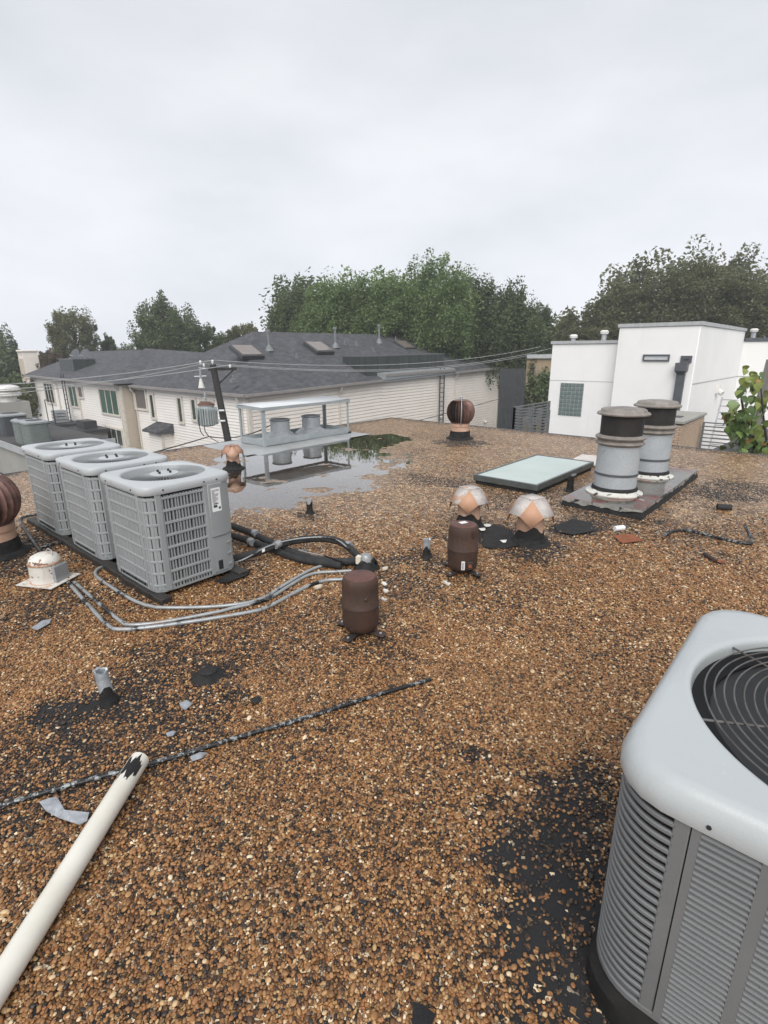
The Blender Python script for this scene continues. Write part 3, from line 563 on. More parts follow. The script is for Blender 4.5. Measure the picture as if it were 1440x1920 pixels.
for (u, v) in [(438, 713), (556, 671), (650, 711), (646, 646), (668, 648), (700, 660), (742, 638), (440, 655)]:
    c, n = on_roof(u, v); m = MB(); m.box(c.x-.12, c.x+.12, c.y-.15, c.y+.15, c.z-.1, c.z+.07); m.tube([c, c+Vector((0,0,.28))], .05, 6); m.build('roof_vent', 'vent_dull', hroof)
def rect_on_y(y, uL, uR, vt, vb):
    um = (uL+uR)/2; vm = (vt+vb)/2; return PY(uL, vm, y).x, PY(uR, vm, y).x, PY(um, vb, y).z, PY(um, vt, y).z
for (uL, uR, vt, vb, mu, pn) in [(285,290.5,741,782,1,'pane'),(337,343,747,790,1,'pane'),(362.5,369,750,786,1,'pane'),(379,401,753,764,1,'curtain'),(255,275,731,765,1,'curtain'),(295,305,828,852,1,'pane_green'),(345.5,355.5,841,858,1,'pane')]:
    a0, a1, z0, z1 = rect_on_y(hy, uL, uR, vt, vb); window(house, 'y', hy-.03, a0, a1, z0, z1, mu, pn, tr=.14)
a0, a1, z0, z1 = rect_on_y(hy, 303, 326, 806, 850)
m = MB(); lap_siding(m, (a0,hy-.7,0), (a1,hy-.7,0), z1, z1, -7, (0,-1,0)); lap_siding(m, (a1,hy-.7,0), (a1,hy,0), z1, z1, -7, (1,0,0)); m.build('bay_siding', 'siding_white', house, kind='stuff')
m = MB(); m.add([(a0-.25,hy-1.0,z1+.02),(a1+.25,hy-1.0,z1+.02),(a1+.25,hy,z1+.42),(a0-.25,hy,z1+.42),(a0-.25,hy-1.0,z1-.1),(a1+.25,hy-1.0,z1-.1),(a1+.25,hy,z1-.1),(a0-.25,hy,z1-.1)],[(0,1,2,3),(0,4,5,1),(1,5,6,2),(0,3,7,4),(4,7,6,5)]); m.build('bay_roof', 'shingles', house)
m = MB(); m.box(a1-.02, a1+.06, hy-.76, hy-.6, -7, z1-.1); m.build('corner_board', 'trim', house)
def downpipe(parent, x, y, zt, out, zb=-7):
    m = MB(); o = Vector(out); p = Vector((x, y, zt)); m.tube([p+o*.32, p+o*.30-Vector((0,0,.12)), p+o*.07-Vector((0,0,.4)), p+o*.07+Vector((0,0,zb-zt))], .055, 6); m.build('downpipe', 'trim', parent)
p = PX(634, 730, hx); downpipe(house, hx, p.y, ze(p.y)-.1, (1,0,0)); p = PX(852, 695, hx); downpipe(house, hx, p.y, ze(p.y)-.1, (1,0,0)); downpipe(house, hx-.5, hy, zc-.1, (0,-1,0)); downpipe(house, hxl+.25, hy, zc-.1, (0,-1,0))
for (u, v) in [(937, 789), (823, 779)]:
    p = PX(u if u < 930 else 908, v, hx); m = MB(); m.box(p.x, p.x+.14, p.y-.12, p.y+.12, p.z-.1, p.z+.14); m.tube([p+Vector((.1,0,0)), p+Vector((.2,0,-.12))], .09, 6); m.build('wall_light', 'porcelain', house)
# ladder up the long wall
p0 = PX(829, 697, hx+.2); lad = thing('wall_ladder', 'tall black steel ladder fixed to the long cream siding wall', 'ladder', (hx+.22, p0.y, -7))
for s in (-.26, .26):
    m = MB(); m.box(-.03, .03, s-.03, s+.03, 0, p0.z+7.25); m.build('stile', 'dark_metal', lad)
rung = None
for k in range(23):
    z = .35+k*.32
    if rung is None: m = MB(); m.box(-.018, .018, -.24, .24, -.02, .02); rung = m.build('rung', 'dark_metal', lad, loc=(0,0,z))
    else:
        c = rung.copy(); col.objects.link(c); c.location = (0, 0, z)

# ---- left wing
wy, wx0, wx1 = 14.6, -52.0, -35.0
wing = thing('wing_house', 'left cream house wing with dark low hip roof, chimney and green window panes', 'house')
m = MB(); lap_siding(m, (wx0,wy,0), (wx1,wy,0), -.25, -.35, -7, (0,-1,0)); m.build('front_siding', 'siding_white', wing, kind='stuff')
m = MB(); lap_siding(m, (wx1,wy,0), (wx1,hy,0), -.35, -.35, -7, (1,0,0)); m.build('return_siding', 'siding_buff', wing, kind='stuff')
m = MB(); m.box(wx0+.05, wx1-.08, wy+.08, 25, -7, -.35); m.build('wall_core', 'siding', wing)
m = MB(); m.box(wx1-.12, wx1+.04, wy-.05, wy+.1, -7, -.4); m.build('corner_board', 'trim', wing)
m = MB(); m.box(wx0-.04, wx0+.12, wy-.05, wy+.1, -7, -.3); m.build('corner_board', 'trim', wing)
ry = 20.0; C1 = PY(160, 661, ry); C2 = PY(262, 656, ry); zr = (C1.z+C2.z)/2
V = [(wx0-.5,wy-.5,-.15),(wx1+.3,wy-.5,-.25),(wx1+1.5,25.4,-.2),(wx0-.5,25.4,-.2),(C1.x,ry,zr),(C2.x,ry,zr+.1)]
m = MB(); m.add(V, [(0,1,5,4),(1,2,5),(2,3,4,5),(3,0,4)]); wroof = m.build('roof', 'shingles', wing, angle=5)
D1 = PY(273, 653, 21.5); m = MB(); m.add([(D1.x,21.5,D1.z),(wx1-4.5,wy-.3,-.2),(wx1+2.5,wy+1.5,-.15),(wx1+4.5,24,1.2),(wx1-4.5,27,-.2)],[(0,1,2),(0,2,3),(0,3,4),(0,4,1)]); m.build('hip', 'shingles', wroof, angle=5)
m = MB(); m.beam(V[0], V[1], .12, .14); m.build('gutter', 'gutter', wroof)
for (uL, uR, vt, vb, mu, pn) in [(191,222.5,732,775,3,'pane_green'),(133,146,724,761,2,'pane_green'),(149,156,726,744,1,'curtain'),(87,102,720,754,3,'pane'),(63.5,70.5,712,755,1,'curtain'),(168,181.5,796,822,2,'pane'),(203,231,805,832,3,'pane')]:
    a0, a1, z0, z1 = rect_on_y(wy, uL, uR, vt, vb); window(wing, 'y', wy-.03, a0, a1, z0, z1, mu, pn, tr=.12)
for u in (222, 146, 108):
    p = PY(u, 722, wy); downpipe(wing, p.x, wy, -.32, (0,-1,0))
# chimney of the wing
cp = PY(59, 700, 18.5); m = MB(); w = .75
ch = thing('chimney', 'cream brick chimney with arched openings at the far left roof', 'chimney', (cp.x, 18.5, 0)); zt = PY(52, 656, 18.5).z
m = MB(); m.box(-w, w, -.7, .7, -1.5, zt-.75); m.build('stack', 'siding', ch)
for i in range(3):
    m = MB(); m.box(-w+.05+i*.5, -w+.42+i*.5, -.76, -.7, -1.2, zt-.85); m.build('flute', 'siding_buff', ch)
m = MB()
for i in range(4): m.box(-w+i*(2*w-.18)/3, -w+i*(2*w-.18)/3+.18, -.7, .7, zt-.75, zt-.2)
m.build('arch_pier', 'siding', ch); m = MB(); m.box(-w-.1, w+.1, -.8, .8, zt-.2, zt); m.build('cap', 'siding', ch, bevel=.06)
# mechanical screen and dishes on the wing
q = PY(126, 690, 15.5); s2 = thing('roof_screen', 'dark slatted equipment screen on the left wing roof below satellite dishes', 'screen', (q.x, 15.5, q.z-.72)); s2.scale = (.72, .72, 1)
zz = 1.35
for k in range(7):
    m = MB(); m.box(-2.0+k*.57, -2.0+k*.57+.53, -.03, .03+.015*(k % 2), 0, zz); m.build('slat', 'screen_wall', s2)
m = MB(); m.box(1.94, 2.0, 0, 2.2, .25, zz); m.build('side_panel', 'screen_wall', s2); m = MB(); m.box(-2.0, -1.94, 0, 2.2, .25, zz); m.build('side_panel', 'screen_wall', s2); m = MB(); m.box(-2.05, 2.05, -.06, .06, zz, zz+.07); m.box(1.93, 2.04, 0, 2.2, zz, zz+.07); m.build('top_rail', 'rail_grey', s2)
for (u, lab) in [(143, 'left satellite dish above the dark screen on the wing roof'), (161, 'right satellite dish above the dark screen on the wing roof')]:
    q = PY(u, 665, 16.6); t = thing('satellite_dish', lab, 'dish', tuple(q), group='dishes on the wing roof')
    m = MB(); m.lathe([(.02,0),(.25,.04),(.42,.12),(.44,.13)], 14); d = m.build('reflector', 'steel_grey', t); d.rotation_euler = (1.1, 0, .4)
    m = MB(); m.tube([(0,.0,0),(.1,.3,-.3),(.15,.4,-1.3)], .04, 6); m.tube([(0,0,-.1),(-.1,-.5,-.05)], .02, 6); m.build('mast', 'alu', t)
# wall ladder, platform and small fans at the wing
q0, q1 = PY(117, 709, wy-.3), PY(136, 803, wy-.3); lad2 = thing('wall_ladder', 'thin dark ladder on the left wing between its windows', 'ladder', (q0.x, wy-.3, -7))
for s in (-.25, .25):
    m = MB(); m.box(s-.03, s+.03, -.03, .03, 0, 7+q0.z+.3); m.build('stile', 'dark_metal', lad2)
rung = None
for k in range(21):
    if rung is None: m = MB(); m.box(-.24, .24, -.018, .018, -.02, .02); rung = m.build('rung', 'dark_metal', lad2, loc=(0,0,.4))
    else: c = rung.copy(); col.objects.link(c); c.location = (0, 0, .4+.33*k)
for (u, v, vv, w, lab) in [(100, 794, 760, 2.0, 'grey stucco box with a louvred fan beside the wing ladder'), (148, 805, 790, 1.9, 'second stucco box with a flat dark fan nearer the cream wing window')]:
    q = PY(u, v, 12.9); t = thing('stucco_shaft', lab, 'shaft', (q.x, 12.9, q.z), group='stucco boxes before the wing')
    m = MB(); m.box(-w*.62, w*.62, -.2, 1.3, -6, -.10); m.build('box', 'stucco_grey', t)
    m = MB(); m.box(-w*.72, w*.78, -.35, 1.4, -.10, .05); m.build('slab', 'dark_metal', t)
    if u == 100:
        for k in range(4):
            m = MB(); m.box(-.35-.04*(k % 2), .55+.04*(k % 2), .1, .9, .08+k*.22, .24+k*.22); m.build('louvre', 'galv', t)
        m = MB(); m.tube([(w*.7,-.3,.05),(w*.7,-.3,1.0)], .03, 6); m.tube([(w*.05,-.3,1.7),(w*.75,-.3,1.7)], .03, 6); m.tube([(w*.05,-.3,.05),(w*.05,-.3,1.7)], .03, 6); m.tube([(w*.75,-.3,.05),(w*.75,-.3,1.7)], .03, 6); m.build('guard_rail', 'dark_metal', t)
    else:
        m = MB(); m.box(-.6, .75, .1, .9, .05, .55); m.build('fan', 'dark_metal', t)

# ---- low neighbour building at the far left with small condensers on its roof
q = PZ(0, 812, -1.9)
nb = thing('low_building', 'low grey stucco building with dark flat roof at the left edge', 'building')
bx0, bx1, by0, by1, bz = -34.0, -19.6, 5.0, 7.6, -1.42
m = MB(); m.box(bx0, bx1, by0, by1, -7, bz-.02); m.build('wall', 'stucco_grey', nb); m = MB(); m.box(bx0-.1, bx1+.1, by0-.1, by1+.1, bz, bz+.1); m.build('roof', 'asphalt', nb); m = MB(); m.box(bx0-.12, bx1+.13, by0-.14, by0-.1, bz-.06, bz+.16); m.box(bx1+.1, bx1+.14, by0-.1, by1+.1, bz-.06, bz+.16); m.build('fascia', 'coping', nb)
def condenser_small(loc, sz, h, label, matn):
    t = thing('condenser_unit', label, 'air conditioner', loc, group='condensers on the low roof')
    m = MB(); m.loft([rrect(sz,sz,.12,z,4) for z in (0, h)]); b = m.build('casing', matn, t)
    m = MB()
    for k in range(10): m.loft([rrect(sz+.012,sz+.012,.12,z,4) for z in (.06+k*h/11, .06+k*h/11+h/22)])
    m.build('louvre_bands', matn, b, kind='stuff'); m = MB(); m.loft([rrect(sz+.04,sz+.04,.14,h,4), rrect(sz+.04,sz+.04,.14,h+.05,4), rrect(sz-.05,sz-.05,.1,h+.09,4)]); m.build('lid', 'ac_grey', t); m = MB(); m.lathe([(.01,h+.1),(sz*.7,h+.1),(sz*.72,h+.085)], 14); m.build('fan_guard', 'ac_dark', t)
mat('cond_green', (0.19, 0.22, 0.205), (0.15, 0.175, 0.165), rough=0.5)
for (u, v, lab, mn, s) in [(27, 815, 'dark grey condenser farthest left on the low roof', 'steel_grey', .42), (56, 829, 'pale green condenser second on the low roof, half hidden', 'cond_green', .34), (72, 833, 'pale green condenser rightmost on the low roof', 'cond_green', .34)]:
    q = PZ(u, v, bz+.1); condenser_small((q.x, q.y, bz+.1), s, .72, lab, mn)
q = PZ(2, 806, bz+.1); t = thing('stucco_shaft', 'stucco stub with a round white fan at the left picture edge', 'shaft', (q.x-.6, q.y+.6, bz+.1))
m = MB(); m.box(-1.9, .55, -.6, .6, 0, 1.05); m.build('box', 'stucco_grey', t); m = MB(); m.lathe([(.3,1.25),(.3,1.45),(.5,1.5),(.5,1.6),(.34,1.66),(.5,1.72),(.45,1.85),(.1,1.95)], 14, c=(.05,0,-.2)); m.build('fan', 'porcelain', t)

# ---- white stucco building on the right
wb = thing('stucco_building', 'white stucco building with square tower and glass block window', 'building')
YW = 23.0; x0 = PY(1036, 645, YW).x; x1 = PY(1165, 640, YW).x; x2 = PY(1315, 609, YW-.4).x; zl = PY(1040, 645, YW).z; ztw = PY(1230, 612, YW-.4).z
m = MB(); m.box(x0, x1+.5, YW, YW+12, -7, zl); m.build('left_block', 'stucco', wb, bevel=.03)
zg = PY(1100, 715, YW).z; m = MB(); m.box(x0-.004, x1, YW-.006, YW+.1, zg-.012, zg+.012); m.build('control_joint', 'coping', wb)
m = MB(); m.box(x0-.06, x1, YW-.06, YW+12, zl, zl+.12); m.build('coping', 'coping', wb)
m = MB(); m.box(x1, x2, YW-.4, YW+9.3, -7, ztw); m.build('tower', 'stucco', wb, bevel=.03); m = MB(); m.box(x1-.05, x2+.05, YW-.45, YW+9.35, ztw, ztw+.13); m.build('coping', 'coping', wb)
zlow = PX(1300, 722, x2).z
m = MB(); m.box(x2, x2+1.5, YW+1.2, YW+9, -7, PX(1330, 718, x2).z-.9); 
yr = YW+9.3; zr2 = PY(1410, 640, yr).z
m = MB(); m.box(x2-.5, x2+14, yr, yr+6, -7, zr2); m.build('right_block', 'stucco', wb, bevel=.03); m = MB(); m.box(x2+.06, x2+14, yr-.06, yr+6, zr2, zr2+.16); m.build('coping', 'steel_grey', wb)
zg2 = PY(1400, 706, yr).z; m = MB(); m.box(x2, x2+14, yr-.012, yr+.05, zg2-.02, zg2+.02); m.build('control_joint', 'coping', wb)
m = MB(); m.add([(x2+.012,YW-.3,PX(1300,720,x2).z-.02),(x2+.012,yr,zg2-.02),(x2+.012,yr,zg2+.02),(x2+.012,YW-.3,PX(1300,720,x2).z+.02)],[(0,1,2,3)]); m.build('control_joint', 'coping', wb)
# glass block window: each block a piece
a0 = PY(1049, 748, YW).x; a1 = PY(1092.5, 750, YW).x; z0 = PY(1069, 779.5, YW).z; z1 = PY(1072, 718, YW).z
m = MB(); m.box(a0, a1, YW-.012, YW+.05, z0, z1); gw = m.build('window', 'coping', wb)
bw, bh = (a1-a0)/6, (z1-z0)/8; m = MB(); m.box(-bw/2+.014, bw/2-.014, -.03, .03, -bh/2+.014, bh/2-.014)
gb = m.build('glass_block', 'glass_block', gw, bevel=.012, loc=(a0+bw/2, YW-.012, z0+bh/2))
for i in range(6):
    for j in range(8):
        if i+j: c = gb.copy(); col.objects.link(c); c.location = (a0+bw*(i+.5), YW-.012, z0+bh*(j+.5))
# slit window
YT = YW-.4
a0, a1, z0, z1 = PY(1206, 670, YT).x, PY(1256, 670, YT).x, PY(1230, 677, YT).z, PY(1230, 664.5, YT).z
m = MB(); t_ = .05
m.box(a0,a1,YT-.06,YT,z1-t_,z1); m.box(a0,a1,YT-.06,YT,z0,z0+t_); m.box(a0,a0+t_,YT-.06,YT,z0+t_,z1-t_); m.box(a1-t_,a1,YT-.06,YT,z0+t_,z1-t_); w = m.build('window', 'steel_grey', wb)
m = MB(); m.box(a0+t_,a1-t_,YT-.02,YT,z0+t_,z1-t_); m.build('pane', mat('sky_pane', (.45,.47,.48), (.55,.56,.56), rough=.12), w)
# scupper box and downpipe
a0, a1 = PY(1269, 690, YT).x, PY(1291, 690, YT).x; z0, z1 = PY(1281, 695, YT).z, PY(1281, 680, YT).z
sc = thing('rain_leader', 'dark grey rain leader box and downpipe on the white tower', 'downpipe', ((a0+a1)/2, YT, 0)); hw = (a1-a0)/2
zt = PY(1284, 667, YT).z; zb = PY(1264, 770, YT).z; slant = PY(1266, 768, YT).x-(a0+a1)/2
m = MB(); m.box(-hw*.95+.08, hw*.95+.08, -.05, 0, z1, zt); m.build('scupper_plate', 'steel_grey', sc); m = MB(); m.box(-.06+.08, .1+.08, -.07, -.05, z1+.1, zt-.12); m.build('scupper_opening', 'ac_dark', sc)
m = MB(); m.loft([[(-hw,-.32,z1),(hw,-.32,z1),(hw,0,z1),(-hw,0,z1)],[(-hw,-.32,z0),(hw,-.32,z0),(hw,0,z0),(-hw,0,z0)],[(-hw*.6,-.2,z0-.12),(hw*.6,-.2,z0-.12),(hw*.6,0,z0-.12),(-hw*.6,0,z0-.12)]]); m.build('leader_head', 'steel_grey', sc)
m = MB(); m.box(-.14, .14, -.16, -.01, zb, z0-.12); m.build('downpipe', 'steel_grey', sc); m = MB(); m.box(-.19, .19, -.22, -.01, zb-.45, zb); m.build('pipe_shoe', 'galv', sc)
# wall lamp
p = PX(1344, 731, x2); m = MB(); m.box(x2, x2+.1, p.y-.2, p.y+.2, p.z-.15, p.z+.15); m.tube([p, p+Vector((.25,-.1,-.15))], .12, 8); m.build('wall_lamp', 'porcelain', wb)
# roof vents behind the parapets
for (u, vt, lab) in [(1076, 627, 'small white capped vent pipe on the white parapet, left'), (1134, 619, 'taller white capped vent pipe next to the white tower'), (1415, 616, 'white capped vent pipe on the right white block')]:
    yy = YW+2 if u < 1300 else yr+1; p = PY(u, vt, yy); t = thing('vent_pipe', lab, 'vent', (p.x, yy, zl-.1 if u < 1300 else zr2), group='vents on the white building'); h = p.z-t.location.z
    m = MB(); m.tube([(0,0,-.2),(0,0,h-.1)], .11, 8); m.build('pipe', 'galv', t); m = MB(); m.lathe([(.17,h-.16),(.19,h-.06),(.12,h)], 10); m.build('cap', 'porcelain', t)
# brick pier, every brick modelled
BY = 17.0; bxr = PY(1281, 790, BY).x; bxl = bxr-1.35; bzt = -.31; byb = BY+2.9; bzb = -2.6
bp = thing('brick_pier', 'tan brick wall with stone cap in front of the white tower', 'wall')
m = MB(); m.box(bxl+.01, bxr-.012, BY+.012, byb, -7, bzt-.09); m.build('mortar_core', 'mortar', bp)
m = MB(); cw, chh = .215, .072; nrow = int((bzt-.1-bzb)/chh)
for r_ in range(nrow):
    z = bzb+r_*chh; off = (r_ % 2)*cw/2
    x = bxl-off
    while x < bxr-.02:
        xa, xb = max(x+.007, bxl), min(x+cw-.007, bxr)
        if xb-xa > .03: m.box(xa, xb, BY+random.uniform(-.003,.003), BY+.05, z+.006, z+chh-.006)
        x += cw
    y = BY-off
    while y < byb:
        ya, yb = max(y+.007, BY+.052), min(y+cw-.007, byb)
        if yb-ya > .03: m.box(bxr-.05, bxr+random.uniform(-.003,.003), ya, yb, z+.006, z+chh-.006)
        y += cw
m.build('brickwork', 'brick', bp, kind='stuff')
m = MB(); m.box(bxl-.05, bxr+.05, BY-.05, byb, bzt-.09, bzt); m.build('cap_stone', 'stucco_grey', bp, bevel=.015)
mb = MB(); mb.box(bxl+.3, bxr-.25, BY+.8, BY+1.2, bzt, bzt+.02); mb.build('flashing', 'dark_metal', bp)
# horizontal bar railing right of the brick
def railing(name, label, p, q, zt, zb, n):
    p, q = Vector(p), Vector(q); t = thing(name, label, 'railing', (p.x, p.y, zb), group='horizontal bar railings'); d = q-p; h = zt-zb
    for k in range(n): m = MB(); m.beam((0,0,h*k/(n-1)), (d.x,d.y,h*k/(n-1)), .035, .035); m.build('bar', 'rail_grey', t)
    for f in (0, .5, 1): m = MB(); m.box(d.x*f-.03, d.x*f+.03, d.y*f-.03, d.y*f+.03, -.6, h+.02); m.build('post', 'rail_grey', t)
p = PY(1320, 792, 19.4); q = PY(1320, 850, 19.4); railing('deck_railing', 'grey horizontal bar railing between brick pier and leafy branch', (p.x,19.4,0), (p.x+5,19.4,0), p.z, q.z-.1, 10)
p = PY(965, 765, 14.2); q = PY(1029, 775, 14.2); zb_ = PY(963, 803, 14.2).z
railing('deck_railing', 'near run of grey bar railing left of the white building', (p.x,14.2,0), (q.x,14.2,0), p.z, zb_, 8)
p2 = PD(1029, 754, 17.6); railing('deck_railing', 'receding run of grey bar railing meeting the white wall corner', (p.x,14.2,0), (p.x+.02,PX(1029,753,p.x).y,0), p.z+.02, zb_, 8)
m = MB(); m.box(p.x-.3, q.x, 14.0, 16.6, zb_-.75, zb_-.55); m.build('deck', 'stucco_grey', kind='structure')
m = MB(); m.box(bxr+.2, bxr+9, 19.2, 30, -2.55, -2.35); m.build('terrace', 'stucco_grey', kind='structure')
# lean-to dark roof, ladder and weathered post behind the branch
p = PY(1345, 838, 21.5); t = thing('gable_roof', 'small dark shingle gable behind the bar railing', 'roof', (p.x, 21.5, -2.4))
m = MB(); m.add([(-.9,0,0),(2.8,0,0),(.95,0,1.25),(-.9,3,0),(2.8,3,0),(.95,3,1.25)],[(0,1,2),(3,5,4),(0,2,5,3),(1,4,5,2)]); m.build('shingle_slope', 'shingles', t)
p = PY(1370, 745, 25); t = thing('step_ladder', 'white aluminium ladder leaning against the white wall behind leaves', 'ladder', (p.x, 25, -2.4)); h = p.z+2.4
for s in (-.28, .28): m = MB(); m.beam((s*1.3,-.6,0),(s,0,h), .05, .08); m.build('stile', 'alu', t)
for k in range(9): f = (k+.6)/9; m = MB(); m.box(-.28*(1.3-.3*f), .28*(1.3-.3*f), -.6+.6*f-.03, -.6+.6*f+.03, h*f-.02, h*f+.02); m.build('rung', 'alu', t)
a, b = PY(1425, 742, 15), PY(1400, 838, 15); m = MB(); m.beam((b.x-.25,15,-7), (a.x+.1,15,a.z+.8), .34, .2); tag(m.build('timber_post', 'weather_post'), 'weathered grey timber post behind the yellow-green leaves', 'post')

# ---- dark slat fence and tan building in the gap
a, b = PD(938, 692, 37), PD(986, 690, 37); t = thing('dark_fence', 'tall dark slat fence in the gap beside the cream house', 'fence', (a.x, a.y, -7)); d = (b-a); d.z = 0; n = 16
zt = a.z+7
for k in range(n):
    m = MB(); c = d*((k+.5)/n); m.obox((c.x, c.y, zt/2), d/n*.44, (d.y/d.length*.03, -d.x/d.length*.03, 0), (0,0,zt/2+.03*(k % 3))); m.build('slat', 'dark_metal', t)
m = MB(); m.beam((0,.08,zt*.8), (d.x,d.y+.08,zt*.8), .05, .2); m.beam((0,.1,zt*.45), (d.x,d.y+.1,zt*.45), .05, 7); m.build('rail', 'dark_metal', t)
a, b = PD(988, 672, 44), PD(1060, 668, 44); tb = thing('tan_brick_building', 'tan brick building with dark roof seen between the houses', 'building', (a.x, a.y, -7)); d = b-a; d.z = 0; nn_ = Vector((-d.y, d.x, 0)).normalized(); h = a.z+7
m = MB(); m.obox(Vector((d.x/2, d.y/2, h/2))+nn_*2, d/2, nn_*2, (0,0,h/2)); m.build('wall', 'brick_tan', tb); m = MB(); m.obox(Vector((d.x/2, d.y/2, h+.15))+nn_*2, d*.52, nn_*2.2, (0,0,.15)); m.build('roof_edge', 'coping', tb)
m = MB(); c = d*.22; m.tube([(c.x-nn_.x*.1, c.y-nn_.y*.1, 0), (c.x-nn_.x*.1, c.y-nn_.y*.1, h*.92)], .07, 6); m.build('downpipe', 'gutter', tb)
a = PD(1017, 652, 60); t = thing('blue_grey_tower', 'blue-grey clad gable end rising among the far trees', 'building', (a.x, a.y, -7)); h = PD(1017, 612, 60).z+7
m = MB(); 
for k in range(26): z = h-4.5+k*.17; m.box(-.95+.0*k, .95, -1+.02*(k % 2), 1, z, z+.165)
m.build('cladding', mat('blue_clad', (.075,.09,.115), (.06,.075,.10), rough=.6), t); m = MB(); m.box(-.9, .9, -.9, .9, 0, h-4.5); m.build('wall', 'blue_clad', t); t.rotation_euler = (0, 0, YAW)

# ================================================================== POLE, TRANSFORMER AND WIRES
top = PD(399, 684, 21.0); bot = PD(429, 834, 20.6); ax = (bot-top); k = (-7-top.z)/ax.z; foot = top+ax*k
pole = thing('utility_pole', 'leaning black timber utility pole with crossarm before the cream house', 'utility pole', tuple(foot)); v = top-foot; R_ = lambda p: Vector(p)-foot
m = MB(); m.tube([(0,0,0), v*.5, v], [.17,.145,.12], 12); m.build('shaft', 'pole_wood', pole)
pdir = v.normalized(); sx = rt0.copy()*math.cos(.15) + fw0*math.sin(.15)
ca = v - pdir*.16
m = MB(); m.obox(ca + sx*.33, sx*.52, fw0*.05, upz*.055); m.build('crossarm', 'pole_wood', pole)
m = MB(); m.beam(ca+sx*.75-upz*.03, ca-pdir*.55+sx*.1, .03, .06); m.build('brace', 'pole_wood', pole)
ins = []
for (c, hgt) in [(v+pdir*.02, .12), (ca+sx*.62, .12), (ca-sx*.35+upz*.05, .1), (v-sx*.45-pdir*.0, .06)]:
    m = MB(); m.lathe([(.02,0),(.022,.05),(.05,.06),(.035,.1),(.052,.11),(.035,.15),(.015,.17)], 10, c=c); m.build('insulator', 'porcelain', pole); ins.append(foot+c+upz*.15)
m = MB(); m.tube([ca-sx*.12, ca-sx*.55+upz*.04], .025, 6); m.tube([ca-sx*.5, ca-sx*.52-upz*.35], .04, 6); m.tube([ca-sx*.75-upz*.28, ca-sx*.3-upz*.26], .03, 6); m.build('cutout_arm', 'galv', pole)
m = MB(); m.lathe([(.05,-.75),(.13,-.7),(.09,-.55),(.04,-.35)], 8, c=ca-sx*.52); m.build('cutout', 'porcelain', pole)
tp = PD(388, 778, 20.75)-foot; tr = thing('transformer', 'grey finned pole transformer with rusty lid hung on the utility pole', 'transformer', tuple(foot+tp))
m = MB(); m.lathe([(.02,-.42),(.24,-.42),(.29,-.38),(.29,.34),(.31,.36),(.31,.39)], 24); m.build('tank', 'trans_grey', tr)
fin = None
for k in range(16):
    a = -2.7+k*.25
    if fin is None: m = MB(); m.box(.28, .40, -.012, .012, -.36, .28); fin = m.build('fin', 'trans_grey', tr)
    else: c = fin.copy(); col.objects.link(c); fin_c = c; c.rotation_euler = (0, 0, a)
fin.rotation_euler = (0, 0, -2.7)
m = MB(); m.lathe([(.315,.38),(.30,.43),(.18,.50),(.05,.52)], 20); m.build('lid', 'lid_rust', tr); m = MB(); m.tube([(0,0,.5),(0,0,.62)], .04, 8); m.lathe([(.03,.6),(.06,.64),(.03,.68),(.05,.74),(.02,.85)], 8); m.build('bushing', 'galv', tr)
for s in (.18, -.22): m = MB(); sxl = rt0; m.beam(Vector((0,0,s))+sxl*.28, Vector((0,0,s))+sxl*.62, .12, .07); m.tube([Vector((0,0,s))+sxl*.55-fw0*.18, Vector((0,0,s))+sxl*.75-fw0*.18], .05, 6); m.build('bracket', 'galv', tr)
for (dx) in (-.2, -.02): m = MB(); m.tube([rt0*dx-fw0*.3+upz*.2, rt0*(dx-.03)-fw0*.36-upz*.2, rt0*(dx)-fw0*.34-upz*.6, rt0*(dx+.1)-fw0*.3-upz*.78], .018, 6); m.build('lead', 'wire_dark', tr)
def wire(name, label, a, b, sag, r=.014, mt='wire', grp='overhead wires', n=24):
    a, b = Vector(a), Vector(b); m = MB(); m.tube([a.lerp(b, i/n)-upz*sag*4*(i/n)*(1-i/n) for i in range(n+1)], r, 5); return tag(m.build(name, mt), label, 'wire', grp)
for i, (ul, vl, ur, vr, sg) in enumerate([(-40, 724, 1014, 650, .55), (-40, 733, 1034, 653, .62), (-40, 744, 1006, 663, .6)]):
    nm = ['topmost', 'middle', 'lowest'][i]
    wire('overhead_wire', nm+' pale overhead wire from the pole to the left picture edge', ins[i], PD(ul, vl, 17.0), .12)
    wire('overhead_wire', nm+' pale overhead wire sagging from the pole toward the white building', ins[i], PD(ur, vr, 33.0), sg)
c0 = foot+tp+rt0*.1-fw0*.3-upz*.8
wire('service_cable', 'black service cable from the transformer left toward the near condensers', c0, PD(250, 858, 16), .02, .022, 'wire_dark', 'service cables')
wire('service_cable', 'thin cable from the transformer right past the galvanised fan frame', c0, PD(520, 790, 19), .25, .02, 'wire_dark', 'service cables')
wire('service_cable', 'thin cable from the pole slanting down to the transformer leads', foot+v*.62, c0, .05, .014, 'wire_dark', 'service cables')
wire('service_cable', 'dark cable crossing behind the far turbine vent', PD(780, 790, 20), PD(985, 735, 24), .0, .012, 'wire_dark', 'service cables')

